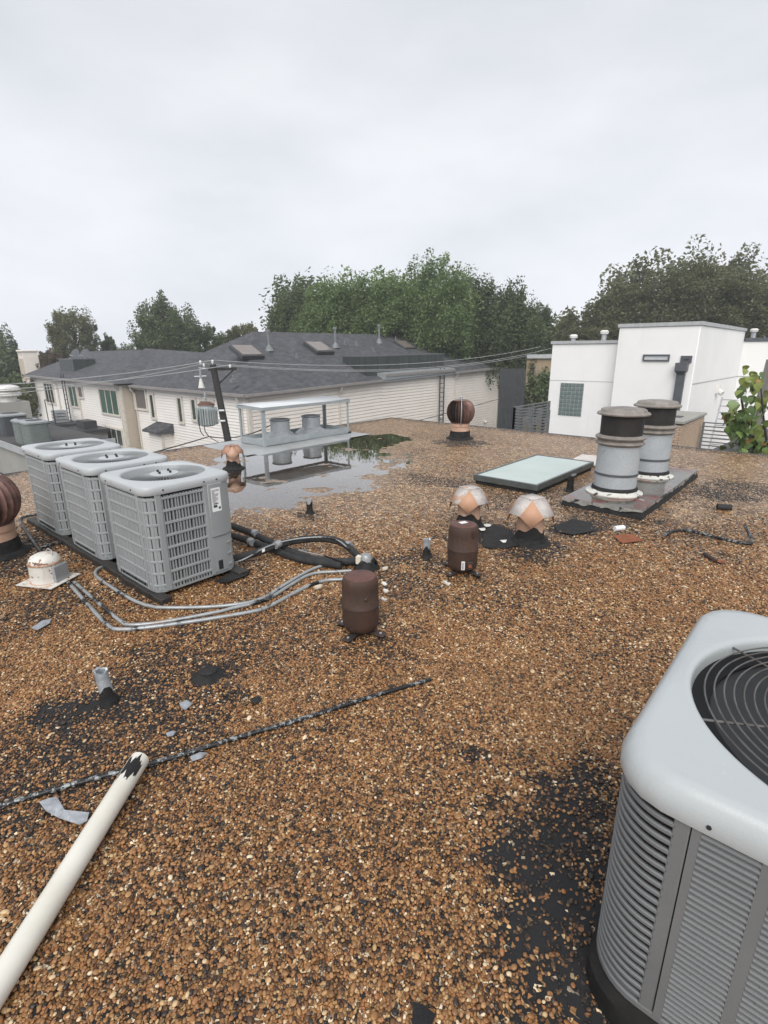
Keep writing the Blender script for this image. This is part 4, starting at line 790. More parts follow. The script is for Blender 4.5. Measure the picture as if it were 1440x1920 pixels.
# ================================================================== TREES
def leaves_mesh(name, cen, axes, n, size, mtl, parent, seed, clumps=70, up=0.5, lean=(0,0,0), bottom=-.8, spread=.20):
    rs = np.random.RandomState(seed); cen = np.array(cen); ax = np.array(axes)
    d = rs.randn(clumps*3, 3); d /= np.linalg.norm(d, axis=1)[:, None]; d = d[d[:, 2] > bottom][:clumps]
    rad = .45+.55*rs.rand(len(d))**.6; C = d*rad[:, None]*(.80+.28*rs.rand(len(d)))[:, None]
    csz = spread*(.55+rs.rand(len(C))*.9)
    which = rs.randint(0, len(C), n); P = rs.randn(n, 3); P /= (np.linalg.norm(P, axis=1)[:, None]+1e-6); P *= rs.rand(n, 1)**.45
    el = np.array([.85, .85, 1.0+up]); P = P*csz[which][:, None]*el
    P = P + np.outer(np.clip(P[:, 2], 0, 9), np.array(lean)) + C[which]
    W = cen+P*ax
    nrm = rs.randn(n, 3); nrm[:, 2] = np.abs(nrm[:, 2])+.3; nrm /= np.linalg.norm(nrm, axis=1)[:, None]
    t = np.cross(nrm, rs.randn(n, 3)); t /= np.linalg.norm(t, axis=1)[:, None]; b = np.cross(nrm, t)
    s = size*(.6+rs.rand(n)*.8)
    V = np.stack([W-t*s[:, None], W+b*(s*.55)[:, None], W+t*s[:, None], W-b*(s*.55)[:, None]], 1).reshape(-1, 3)
    return (V, None) if parent is None else (leaf_object(name, V, mtl, parent), C*ax+cen)
def leaf_object(name, V, mtl, parent=None):
    n = len(V)//4; me = bpy.data.meshes.new(name); me.vertices.add(4*n); me.vertices.foreach_set('co', V.ravel()); me.loops.add(4*n); me.loops.foreach_set('vertex_index', np.arange(4*n))
    me.polygons.add(n); me.polygons.foreach_set('loop_start', np.arange(0, 4*n, 4)); me.update(); me.materials.append(MATS[mtl])
    return link(name, me, parent)
def tree(label, u, vt, w, vb, dist, mtl, seed, n=14000, size=.15, clumps=80, up=.5, lean=(0,0,0), bottom=-.75, spread=.2, group='trees beyond the houses', nm='tree', asp=1.0):
    a = PD(u-w/2, (vt+vb)/2, dist); b = PD(u+w/2, (vt+vb)/2, dist); tp_ = PD(u, vt, dist); bt = PD(u, vb, dist); c = (a+b)/2; hw = (b-a).length/2; hh = (tp_.z-bt.z)/2
    t = thing(nm, label, 'tree', (c.x, c.y, -7.2), group=group); cz = (tp_.z+bt.z)/2+7.2
    o, C = leaves_mesh('crown', (0,0,cz), (hw*.93, hw*.93*asp, hh*.95), n, size, mtl, t, seed, clumps, up, lean, bottom, spread)
    rs = random.Random(seed); m = MB(); zb = cz-hh*.75; m.tube([(0,0,0),(rs.uniform(-.2,.2),0,zb*.5),(rs.uniform(-.3,.3),0,zb),(0,0,cz+hh*.3)], [.42,.34,.26,.07], 8)
    for i in rs.sample(range(len(C)), min(16, len(C))):
        q = Vector(C[i]); s0 = Vector((0,0,max(zb*.9, min(cz+hh*.1, q.z-hh*.8)))); md_ = s0.lerp(q, .5)+Vector((0,0,-.06*hh)); m.tube([s0, md_, q], [.15,.09,.025], 5)
    m.build('trunk', 'bark', t); return t
ln = (.35*rt0.x, .35*rt0.y, 0)
T = [ # label, u, top, width, bottom, distance, material, seed, leaves
 ('slender green tree at the left end of the tall central row', 552, 512, 110, 700, 50, 'leaf_dark', 1, 9000),
 ('feathery green tree second from left in the central row', 622, 500, 150, 705, 47, 'leaf_green', 2, 15000),
 ('bright green feathery tree in the middle of the central row', 705, 490, 160, 710, 46, 'leaf_green', 3, 17000),
 ('tallest bright green tree of the central row', 797, 462, 165, 720, 45, 'leaf_green', 4, 20000),
 ('dark leaning tree right of the tallest central tree', 880, 490, 150, 740, 46, 'leaf_dark', 5, 16000),
 ('dark windblown tree above the hipped roof right end', 955, 508, 150, 760, 46, 'leaf_dark', 6, 18000),
 ('dark narrow tree at the right end of the central row', 1005, 545, 90, 720, 50, 'leaf_dark', 7, 9000),
 ('low olive tree behind the left white parapet', 1100, 575, 100, 690, 50, 'leaf_olive', 8, 9000),
 ('olive tree left in the right-hand group, above the white building', 1150, 505, 140, 700, 52, 'leaf_olive', 9, 15000),
 ('olive tree second in the right-hand group beside the tower', 1225, 478, 165, 700, 50, 'leaf_olive', 10, 17000),
 ('tallest olive tree of the right-hand group above the white tower', 1318, 455, 175, 700, 48, 'leaf_olive', 11, 20000),
 ('dark olive tree cut by the right picture edge', 1425, 482, 190, 720, 47, 'leaf_olive', 12, 20000),
 ('small open-crowned tree above the satellite dishes', 138, 572, 135, 700, 62, 'leaf_olive', 13, 9500),
 ('round dense tree between the two left roofs', 315, 553, 165, 720, 56, 'leaf_dark', 14, 20000),
 ('low tree right of the round dense tree', 385, 606, 100, 700, 58, 'leaf_dark', 15, 8000),
 ('low broad tree at the left foot of the central row', 455, 606, 110, 690, 62, 'leaf_olive', 16, 8000),
 ('dark tree at the left picture edge behind the chimney', 14, 608, 95, 790, 62, 'leaf_dark', 17, 12000),
 ('tiny tree on the skyline left of the round tree', 203, 628, 42, 680, 66, 'leaf_dark', 18, 2500),
 ('brownish autumn tree behind the cream chimney', 95, 655, 70, 720, 58, 'leaf_brown', 19, 4500),
 ('low dark tree filling behind the wing roof', 240, 645, 110, 700, 70, 'leaf_dark', 20, 4000)]
for (lab, u, vt, w, vb, dist, mt_, sd_, n) in T:
    cen = 530 < u < 1030
    big = cen or u > 1030; tree(lab, u, vt+(26 if cen else 36 if big else 0), w*((1.35 if u < 930 else 1.05 if u < 1160 else 1.4) if big else 1.12), vb, dist, mt_, sd_, n=int(n*2.3) if big else int(n*1.8), size=.105 if cen else .115, clumps=int(80+w*.7), up=.55 if cen else .15, lean=ln if cen else (0,0,0), spread=.19 if u != 138 else .17, asp=.6)
rs = random.Random(5); VV = []
for i in range(34):
    u = -500+i*74+rs.uniform(-20,20); d = 95+rs.uniform(-8,8); p = PD(u, 662, d)
    VV.append(leaves_mesh('foliage', (p.x, p.y, -1.2), (5.5, 5.5, rs.uniform(2.6,4.6)), 1300, .42, 'leaf_dark', None, 200+i, clumps=40, up=.2, spread=.28)[0])
far = leaf_object('far_tree_line', np.concatenate(VV), 'leaf_dark'); far['kind'] = 'stuff'; far['label'] = 'continuous far tree line low on the horizon'; far['category'] = 'trees'
for (u, v, d, s, lab, ml) in [(1005, 752, 40, 1.5, 'dark bush between the slat fence and the white building', 'leaf_dark'), (1022, 730, 41, 1.2, 'small bush against the tan brick wall', 'leaf_dark'), (28, 762, 36, 1.3, 'rounded green shrub beside the left wing end', 'leaf_olive'), (36, 738, 44, 1.3, 'dark hedge tree in the shade left of the wing', 'leaf_dark'), (8, 700, 60, 3.2, 'big dark tree low at the left edge', 'leaf_dark'), (930, 660, 52, 4, 'dark understorey tree behind the hipped roof right end', 'leaf_dark'), (985, 690, 52, 3.5, 'dark understorey tree behind the tan brick building', 'leaf_dark'), (820, 630, 54, 5, 'dark understorey tree behind the ridge', 'leaf_dark'), (1060, 655, 56, 3.4, 'olive understorey tree behind the white parapet', 'leaf_olive'), (1200, 600, 58, 5.5, 'olive understorey tree behind the tower left side', 'leaf_olive'), (1320, 590, 58, 5.5, 'olive understorey tree behind the tower right side', 'leaf_olive'), (1440, 610, 56, 5.5, 'olive understorey tree behind the right block', 'leaf_olive'), (700, 610, 55, 4.5, 'green understorey tree behind the ridge middle', 'leaf_green'), (580, 610, 56, 4.5, 'green understorey tree behind the ridge left end', 'leaf_dark')]:
    p = PD(u, v, d); nm = 'bush' if s < 3 else 'tree'; t = thing(nm, lab, nm, (p.x, p.y, -7.2)); leaves_mesh('crown', (0,0,p.z+7.2), (s, s, s), int(1500*s), .15 if s < 3 else .22, ml, t, int(u*7+v), clumps=40, spread=.3)
    m = MB(); m.tube([(0,0,0),(.1,0,p.z+7.2)], [.16,.08], 6); m.build('trunk', 'bark', t)
# ================================================================== THINGS ON THE ROOF
def rring(hx, hy, r, z, n=64):
    dense = []
    for (sx, sy, a0) in ((1,-1,-PI/2),(1,1,0),(-1,1,PI/2),(-1,-1,PI)):
        for k in range(13): a = a0+PI/2*k/12; dense.append((sx*(hx-r)+r*math.cos(a), sy*(hy-r)+r*math.sin(a)))
    out = []
    for i in range(n):
        t = 2*PI*i/n; d = (math.cos(t), math.sin(t)); best = None
        for k in range(len(dense)):
            p, q = dense[k], dense[(k+1) % len(dense)]; ex, ey = q[0]-p[0], q[1]-p[1]; den = d[0]*ey-d[1]*ex
            if abs(den) < 1e-12: continue
            s = (p[0]*ey-p[1]*ex)/den; w = (p[0]*d[1]-p[1]*d[0])/den
            if s > 0 and -1e-6 <= w <= 1+1e-6: best = s; break
        out.append((d[0]*best, d[1]*best, z))
    return out
def circ(r, z, n=64): return [(r*math.cos(2*PI*i/n), r*math.sin(2*PI*i/n), z) for i in range(n)]
def screw(mb, p, nrm, r=.006):
    p, nrm = Vector(p), Vector(nrm); mb.tube([p, p+nrm*.004], r, 6)

def make_condenser(loc, label, sticker=True):
    t = thing('condenser_unit', label, 'air conditioner', loc, group='row of three grey condensers')
    hx, hy, r, z0, z1 = .355, .325, .085, .05, .752
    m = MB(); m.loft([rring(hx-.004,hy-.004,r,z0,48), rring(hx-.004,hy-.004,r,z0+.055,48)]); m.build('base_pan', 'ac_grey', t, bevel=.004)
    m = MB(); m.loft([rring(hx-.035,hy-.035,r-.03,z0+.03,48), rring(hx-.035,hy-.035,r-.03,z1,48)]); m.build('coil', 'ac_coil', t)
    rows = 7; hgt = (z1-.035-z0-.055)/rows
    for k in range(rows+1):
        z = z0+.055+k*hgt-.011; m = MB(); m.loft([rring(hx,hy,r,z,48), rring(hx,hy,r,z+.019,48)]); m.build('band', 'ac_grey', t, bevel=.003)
    # vertical bars between the bands
    ring = rring(hx-.004, hy-.004, r, 0, 400); pts = [Vector(q) for q in ring]; per = []; L = 0
    for i in range(len(pts)): per.append(L); L += (pts[(i+1) % 400]-pts[i]).length
    m = MB(); nb = 112; j = 0
    for k in range(nb):
        s = L*k/nb
        while j+1 < 400 and per[j+1] <= s: j += 1
        p = pts[j]; d = (pts[(j+1) % 400]-pts[j-1]).normalized(); nr = Vector((d.y, -d.x, 0))
        if p.x > hx-.02 and p.y > .10: continue
        m.obox((p.x-nr.x*.012, p.y-nr.y*.012, (z0+z1)/2), d*(.0050 if nr.x > .97 else .0098), nr*.012, (0,0,(z1-z0)/2-.02))
    m.build('bar_grille', 'ac_grey', t, kind='stuff')
    m = MB()
    for (x, y, w, ax) in ((hx-.004, -.235, .020, 'y'), (hx-.004, .110, .016, 'y'), (-.235, -hy+.004, .014, 'x'), (.235, -hy+.004, .016, 'x')):
        m = MB(); m.box(x-.012, x+.007, y-w, y+w, z0+.01, z1) if ax == 'y' else m.box(x-w, x+w, y-.007, y+.012, z0+.01, z1)
        m.build('corner_post', 'ac_grey', t, bevel=.003)
    # service panel with its lower pipe recess
    zs = z0+.30; m = MB(); m.loft([[(hx-.05,.122,z),(hx+.012,.122,z),(hx+.012,hy-.10,z),(hx-.02,hy-.02,z),(hx-.09,hy+.008,z),(hx-.2,hy+.008,z),(hx-.2,.122,z)] for z in (zs, z1)]); sp = m.build('service_panel', 'ac_grey', t, bevel=.006)
    m = MB(); m.loft([[(hx-.05,.124,z),(hx+.003,.124,z),(hx+.003,hy-.105,z),(hx-.024,hy-.028,z),(hx-.09,hy+.002,z),(hx-.2,hy+.002,z),(hx-.2,.124,z)] for z in (z0+.02, zs)]); lp = m.build('pipe_panel', 'ac_grey', t, bevel=.004)
    m = MB(); m.box(hx-.02, hx+.006, hy-.17, hy-.135, z0+.04, z0+.11); m.build('pipe_opening', 'ac_dark', lp)
    if sticker:
        m = MB(); m.box(hx+.012, hx+.0135, .145, .218, z1-.21, z1-.035); st = m.build('label_sheet', 'paper', sp)
        m = MB(); zz = z1-.048; rs = random.Random(2)
        for k in range(13):
            w = rs.uniform(.02,.06); m.box(hx+.0135, hx+.0141, .15, .15+w, zz-.0035, zz-.0005); zz -= .0075
        m.box(hx+.0135, hx+.0141, .155, .185, z1-.18, z1-.160); m.box(hx+.0135, hx+.0141, .155, .195, z1-.155, z1-.147); m.box(hx+.0135, hx+.0141, .195, .212, z1-.195, z1-.178); m.build('print', 'print', st)
    # lid with fan opening
    zt = .818; R0 = .285
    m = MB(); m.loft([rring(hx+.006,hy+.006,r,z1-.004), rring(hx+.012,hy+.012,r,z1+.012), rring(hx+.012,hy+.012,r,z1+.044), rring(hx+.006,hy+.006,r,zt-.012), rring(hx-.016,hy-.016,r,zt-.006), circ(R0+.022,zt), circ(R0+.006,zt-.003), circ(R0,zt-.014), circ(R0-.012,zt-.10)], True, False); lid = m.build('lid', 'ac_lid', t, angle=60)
    m = MB(); m.lathe([(.001,zt-.10),(R0-.014,zt-.10)], 32); m.build('fan_well', 'ac_coil', lid)
    m = MB()
    for k in range(3):
        a = k*2*PI/3+.4
        c, s = math.cos(a), math.sin(a); q = lambda rr, da, z: (rr*math.cos(a+da), rr*math.sin(a+da), z)
        m.quad(q(.06,-.5,zt-.09), q(.26,-.45,zt-.095), q(.26,.45,zt-.06), q(.06,.5,zt-.07))
    m.build('fan_blades', 'steel_grey', lid)
    m = MB()
    for k in range(64):
        a = 2*PI*k/64; c, s = math.cos(a), math.sin(a); m.tube([(.075*c,.075*s,zt-.018),(.18*c,.18*s,zt-.012),((R0+.002)*c,(R0+.002)*s,zt-.012)], .0016, 4, False)
    m.build('radial_guard', 'ac_grey', lid, kind='stuff')
    m = MB(); m.lathe([(.10,zt-.022),(.10,zt-.012),(.086,zt-.008),(.001,zt-.006)], 24); cd = m.build('motor_plate', 'ac_lid', lid)
    for k in range(4):
        a = .5+k*PI/2; m = MB(); m.tube([(.052*math.cos(a),.052*math.sin(a),zt-.01),(.052*math.cos(a),.052*math.sin(a),zt+.008)], .009, 8); m.build('bolt', 'ac_dark', cd)
    m = MB()
    for (x, y, nx, ny) in ((hx+.012,-.20,1,0),(hx+.012,.10,1,0),(hx+.012,.2,1,0),(-.2,-hy-.012,0,-1),(.2,-hy-.012,0,-1)): screw(m, (x,y,z1+.025), (nx,ny,0))
    m.build('screw', 'ac_dark', lid); return t
make_condenser((-3.69, 1.765, 0), 'front grey condenser with a white label on its service panel')
make_condenser((-4.605, 1.77, 0), 'middle grey condenser of the row of three', False)
make_condenser((-5.515, 1.77, 0), 'rearmost grey condenser of the row, at the roof edge', False)
for (y0, y1, xa, xb, lab) in [(1.42, 1.50, -6.05, -3.26, 'front black timber sleeper under the row of condensers'), (2.02, 2.11, -6.05, -3.24, 'rear black timber sleeper under the row of condensers')]:
    m = MB(); n = 40
    rings = []
    for i in range(n+1):
        x = xa+(xb-xa)*i/n; j = random.uniform(-.006,.006); rings.append([(x,y0+j,-.002),(x,y1+j,-.002),(x,y1+j,.05),(x,y0+j,.05)])
    m.loft(rings); tag(m.build('timber_sleeper', 'wood_black', bevel=.006), lab, 'timber', 'sleepers under the condensers')

# ---- large condenser at the right edge
def big_condenser():
    cx, cy, h = .245, 1.565, .50
    t = thing('condenser_unit', 'large grey condenser cut by the right picture edge, ring guard on top', 'air conditioner', (cx, cy, 0))
    r = .13; z0, z1, zt = .10, .712, .785
    m = MB(); m.loft([rring(h+.012,h+.012,r,-.004,180), rring(h+.012,h+.012,r,z0-.03,180), rring(h-.01,h-.01,r,z0,180)]); m.build('base_pad', 'rubber', t)
    m = MB(); m.loft([rring(h-.028,h-.028,r-.02,z0,120), rring(h-.028,h-.028,r-.02,z1+.01,120)]); m.build('coil', 'ac_dark', t)
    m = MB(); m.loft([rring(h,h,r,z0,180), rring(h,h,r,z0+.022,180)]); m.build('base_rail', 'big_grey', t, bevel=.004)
    # ribs that wrap each rounded corner
    n = 23; pitch = (z1-z0-.03)/n; path = []
    path.append(((-h, .16), (-1, 0)))
    for k in range(15): a = PI+PI/2*k/14; path.append(((-(h-r)+r*math.cos(a), -(h-r)+r*math.sin(a)), (math.cos(a), math.sin(a))))
    path.append(((-h+r+.012, -h), (0, -1)))
    m = MB(); rings = []
    for ((x, y), (nx, ny)) in path:
        rings.append([(x-nx*.009,y-ny*.009,.0055),(x-nx*.004,y-ny*.004,.0062),(x,y,.0038),(x,y,-.0036),(x-nx*.003,y-ny*.003,-.0056),(x-nx*.009,y-ny*.009,-.0040)])
    m.loft(rings); rib = None
    for cnr in range(4):
        for k in range(n):
            z = z0+.03+pitch*(k+.5)
            if rib is None: rib = m.build('louvre_rib', 'big_grey', t, loc=(0,0,z))
            else:
                c = rib.copy(); col.objects.link(c); c.location = (0,0,z); c.rotation_euler = (0,0,cnr*PI/2)
    # posts and ribbed panels on the faces
    xs0 = -h+r
    for f in range(4):
        R = Matrix.Rotation(f*PI/2, 4, 'Z')
        def fb(mb, a0, a1, d0, d1, za, zb):
            vs = []
            for z in (za, zb):
                for (a, d) in ((a0,d0),(a1,d0),(a1,d1),(a0,d1)): vs.append(tuple(R @ Vector((a, -h+d, z))))
            mb.add(vs, [(0,3,2,1),(4,5,6,7),(0,1,5,4),(1,2,6,5),(2,3,7,6),(3,0,4,7)])
        if f in (0, 1, 2):
            m = MB(); fb(m, xs0+.008, xs0+.040, 0, .02, z0+.02, z1); m.build('corner_post', 'big_grey', t, bevel=.003)
            cols = []; a = xs0+.060
            m = MB(); fb(m, xs0+.0425, xs0+.060, -.002, .02, z0+.02, z1); a_ = a
            w, gp = .104, .024
            while a_ + w < h-r-.04: cols.append(a_); fb(m, a_+w, a_+w+gp, -.002, .02, z0+.02, z1); a_ += w+gp
            fb(m, a_, h-.1, -.002, .02, z0+.02, z1); fb(m, a, a_, .010, .02, z0+.02, z1)
            pan = m.build('panel', 'big_grey', t)
            if f == 0:
                mm = MB(); blade = None
                prof = [(.000,-.0068),(-.0075,-.0055),(-.0078,-.0015),(.004,.0060),(.011,.0060),(.011,-.0068)]
                vs = [];
                for aa in (0, w):
                    vs.append([(aa, -h+d+.004, z) for (d, z) in prof])
                mm.loft(vs); nk = 34
                for ca in cols:
                    for k in range(nk):
                        z = z0+.036+(z1-z0-.052)*(k+.5)/nk
                        if blade is None: blade = mm.build('blade', 'big_grey', pan, loc=(ca,0,z))
                        else: c = blade.copy(); col.objects.link(c); c.location = (ca,0,z)
        else:
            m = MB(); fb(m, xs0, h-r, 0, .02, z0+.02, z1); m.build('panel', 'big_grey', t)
    # lid
    R0 = .437
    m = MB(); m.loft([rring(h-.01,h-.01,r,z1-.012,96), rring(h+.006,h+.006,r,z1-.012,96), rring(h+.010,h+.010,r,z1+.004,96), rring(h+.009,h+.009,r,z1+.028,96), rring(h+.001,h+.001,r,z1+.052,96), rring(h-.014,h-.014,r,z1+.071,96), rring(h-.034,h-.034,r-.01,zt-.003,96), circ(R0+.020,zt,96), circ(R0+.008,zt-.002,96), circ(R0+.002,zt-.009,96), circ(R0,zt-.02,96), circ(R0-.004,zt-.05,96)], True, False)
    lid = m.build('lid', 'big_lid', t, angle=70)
    m = MB(); m.loft([circ(R0-.003,zt-.042,96), circ(R0-.05,zt-.055,96), circ(R0-.055,zt-.22,96)], False, False); m.build('shroud', 'fan_black', lid)
    m = MB(); m.lathe([(.001,zt-.22),(R0-.05,zt-.22)], 32); m.build('fan_well', 'fan_black', lid)
    m = MB(); m.lathe([(.085,zt-.2),(.085,zt-.06),(.06,zt-.045),(.001,zt-.043)], 24); m.build('motor', 'fan_black', lid)
    m = MB()
    for k in range(4):
        a = k*PI/2+.7; q = lambda rr, da, z: (rr*math.cos(a+da), rr*math.sin(a+da), z)
        m.quad(q(.08,-.5,zt-.17), q(.37,-.42,zt-.19), q(.37,.36,zt-.10), q(.08,.5,zt-.12))
    m.build('fan_blades', 'fan_black', lid)
    for k in range(17):
        rr = R0-.03-k*.0225
        if rr < .05: break
        m = MB(); z = zt-.012-.018*(1-(rr/R0))*0+.0; m.tube([(rr*math.cos(2*PI*i/72), rr*math.sin(2*PI*i/72), z) for i in range(73)], .0024, 5, False); m.build('guard_ring', 'guard', lid)
    for k in range(6):
        a = k*PI/3+2.62; c, s = math.cos(a), math.sin(a); m = MB(); m.tube([(.05*c,.05*s,zt-.017),(R0*c*.998,R0*s*.998,zt-.017)], .0034, 6); m.build('guard_spoke', 'guard', lid)
    m = MB()
    for (x, y, nx, ny) in ((-h-.009,-.30,-1,0),(-.30,-h-.009,0,-1),(.2,-h-.009,0,-1)): screw(m, (x,y,z1+.012), (nx,ny,0), .005)
    m.build('screw', 'ac_dark', lid)
big_condenser()

# ---- pair of round flues on the metal-covered curb
mat('plat_edge', (0.30, 0.29, 0.265), (0.20, 0.195, 0.18), rough=.5, scale=12, spots=((TAR, 10, .52, .58),))
pl = thing('flue_curb', 'low tarred curb with wet painted metal top under two flues', 'curb', (-1.80, 6.73, 0))
m = MB(); x0, x1, y0, y1 = -.40, .40, -1.2, 1.25
m.loft([[(x0-.03,y0-.03,-.01),(x1+.03,y0-.03,-.01),(x1+.03,y1,-.01),(x0-.03,y1,-.01)],[(x0,y0,.085),(x1,y0,.085),(x1,y1,.085),(x0,y1,.085)]]); m.build('side', 'tar_rough', pl)
n = 18; m = MB(); vs = []
for j in range(n+1):
    for i in range(9): x = x0-.012+(x1-x0+.024)*i/8; y = y0-.012+(y1-y0+.024)*j/n; vs.append((x, y, .094+.012*max(0,1-abs(y)/1.2)*(1-abs(x)/.45)+random.uniform(-.0015,.0015)))
m.add(vs, [(j*9+i, j*9+i+1, (j+1)*9+i+1, (j+1)*9+i) for j in range(n) for i in range(8)]); m.build('metal_top', 'plat_top', pl, angle=80)
m = MB(); tt = []; bb = []; nz_ = 140
for i in range(nz_+1):
    s_ = i/nz_*(x1-x0+y1-y0); px, py = (x0-.016+s_, y0-.018) if s_ < x1-x0+.03 else (x1+.017, y0-.018+s_-(x1-x0)-.03)
    d = .016+.05*max(0, float(fbm(np.array([s_*6.0]), np.array([3.3]))[0])-.42)*2.2; tt.append((px, py, .0975)); bb.append((px, py-.0 if s_ > x1-x0 else py-.004, .094-d))
for i in range(nz_): m.quad(tt[i], tt[i+1], bb[i+1], bb[i])
m.build('drip_edge', 'plat_edge', pl)
def flue(loc, label, s):
    t = thing('roof_flue', label, 'flue', loc, group='pair of round flues')
    R = .225*s
    m = MB(); m.lathe([(R+.075,.0),(R+.078,.012),(R+.03,.03),(R+.008,.055),(R+.004,.075)], 40, jag=.006); m.build('base_flashing', 'white_flash', t)
    m = MB(); m.lathe([(R+.022,.045),(R+.018,.065),(R+.004,.082)], 40, jag=.02); m.build('tar_seal', 'tar', t)
    m = MB(); m.lathe([(R,.05),(R,.22),(R+.004,.222),(R+.004,.232),(R-.001,.236),(R-.003,.56)], 40); body = m.build('shell', 'galv_speck', t)
    m = MB(); m.lathe([(R+.002,.215),(R+.007,.218),(R+.007,.240),(R+.002,.243)], 40, jag=.004); m.build('seam_band', 'steel_grey', body)
    m = MB(); m.tube([(-.1,-R+.02,.50),(-.1,-R-.005,.50)], .008, 8); m.build('rivet', 'galv', body)
    m = MB(); m.lathe([(R-.01,.54),(R+.005,.55),(R+.030,.565),(R+.034,.574),(R+.012,.586),(R+.006,.598),(R+.012,.612),(R+.036,.626),(R+.039,.637),(R+.016,.655),(R-.005,.662)], 40); m.build('flange_rings', 'cap_buff', t)
    m = MB(); m.lathe([(R-.006,.655),(R-.004,.885)], 40); m.build('screen_band', 'flue_black', t)
    m = MB(); m.lathe([(R-.03,.872),(R+.044,.878),(R+.049,.892),(R+.036,.904),(R+.012,.912),(R+.006,.934),(R-.012,.944),(R*.5,.957),(.001,.962)], 40); m.build('cap', 'cap_buff', t, angle=50)
flue((-1.86, 6.10, .095), 'nearer round galvanised flue with black screen band and buff cap', 1.0)
flue((-1.82, 7.25, .095), 'farther round galvanised flue behind its twin', 1.0)

# ---- skylight and board
sk = thing('skylight', 'flat roof skylight with pale green glass and dark frame', 'skylight', (-3.05, 6.62, 0)); X, Y = .44, .90
m = MB(); m.box(-X+.02, X-.02, -Y+.02, Y-.02, -.01, .055); m.build('curb', 'tar_rough', sk, bevel=.01)
m = MB(); f = .035
m.box(-X,X,-Y,-Y+f,.05,.125); m.box(-X,X,Y-f,Y,.05,.125); m.box(-X,-X+f,-Y+f,Y-f,.05,.125); m.box(X-f,X,-Y+f,Y-f,.05,.125); m.build('frame', 'skylight_frame', sk, bevel=.006)
m = MB(); m.box(-X+f,X-f,-Y+f,Y-f,.10,.119); m.build('glass_pane', 'skylight_glass', sk)
m = MB(); m.box(X-.01,X+.03,.1,.2,.055,.075); m.build('clip', 'galv', sk)
a, b = PZ(1048, 860, .06), PZ(1113, 868, .06); m = MB(); m.loft([[( -3.05,7.62,.02),(-2.45,7.72,.02),(-2.48,8.28,.05),(-3.05,8.2,.05)],[(-3.05,7.62,.05),(-2.45,7.72,.05),(-2.48,8.28,.08),(-3.05,8.2,.08)]]); tag(m.build('roof_board', 'white_board', bevel=.004), 'pale flat board lying behind the skylight', 'board')

# ---- folded sheet-metal vent hoods
def hood(loc, rz, s, label, mk, mw, mn, grp='faceted vent hoods'):
    t = thing('vent_hood', label, 'vent', loc, rz, grp)
    tr, mr, br = .076, .186, .176; zt, zm, zb = .395, .305, .185
    P = lambda r, a, z: (r*s*math.cos(a), r*s*math.sin(a), z*s)
    m = MB(); k = MB()
    for i in range(4):
        a = i*PI/2; T0, T1 = P(tr*1.35, a, zt), P(tr*1.35, a+PI/2, zt); Mm, Mp = P(mr*1.1, a-.475, zm-.03), P(mr*1.1, a+.475, zm-.03); B = P(br*1.08, a, zb); Mn = P(mr*1.1, a+PI/2-.475, zm-.03)
        m.add([T0, T1, Mn, Mp], [(0, 1, 2, 3)]); k.add([T0, Mp, B, Mm], [(0, 1, 2), (0, 2, 3)])
    m.add([P(tr*1.35, i*PI/2, zt) for i in range(4)], [(0,1,2,3)])
    c = m.build('hood_top', mw, t, angle=15); c.modifiers.new('thick', 'SOLIDIFY').thickness = .006
    c = k.build('corner_facets', mk, t, angle=15); c.modifiers.new('thick', 'SOLIDIFY').thickness = .006
    m = MB(); m.lathe([(.112*s,.08*s),(.108*s,.2*s),(.108*s,.34*s)], 18); m.build('neck', mn, t)
    m = MB(); base = [(.19*s,-.004),(.175*s,.012),(.135*s,.03*s),(.122*s,.06*s)]; m.lathe(base, 24, jag=.03)
    nn = 24; r0 = []; r1 = []
    for i in range(nn):
        a = 2*PI*i/nn; hh = (.125+.028*math.sin(a*2+loc[0]*9)+.018*math.sin(a*5))*s; r0.append((.124*s*math.cos(a), .124*s*math.sin(a), .05*s)); r1.append((.1135*s*math.cos(a), .1135*s*math.sin(a), hh))
    m.loft([r0, r1], False, False); m.build('tar_collar', 'tar_rough', t)
hood((-2.60, 4.21, 0), -1.06, 1.0, 'left peeling pink and white faceted vent hood beside a compressor', 'pink_kite', 'white_peel', 'pink_paint')
hood((-1.95, 4.19, 0), -1.10, 1.06, 'right peeling pink and white faceted vent hood nearest the flue curb', 'pink_kite', 'white_peel', 'pink_paint')
hood((-6.71, 4.27, 0), -.57, .86, 'rusty brown vent hood standing at the puddle edge', 'pink_paint', 'old_cap', 'pink_paint')

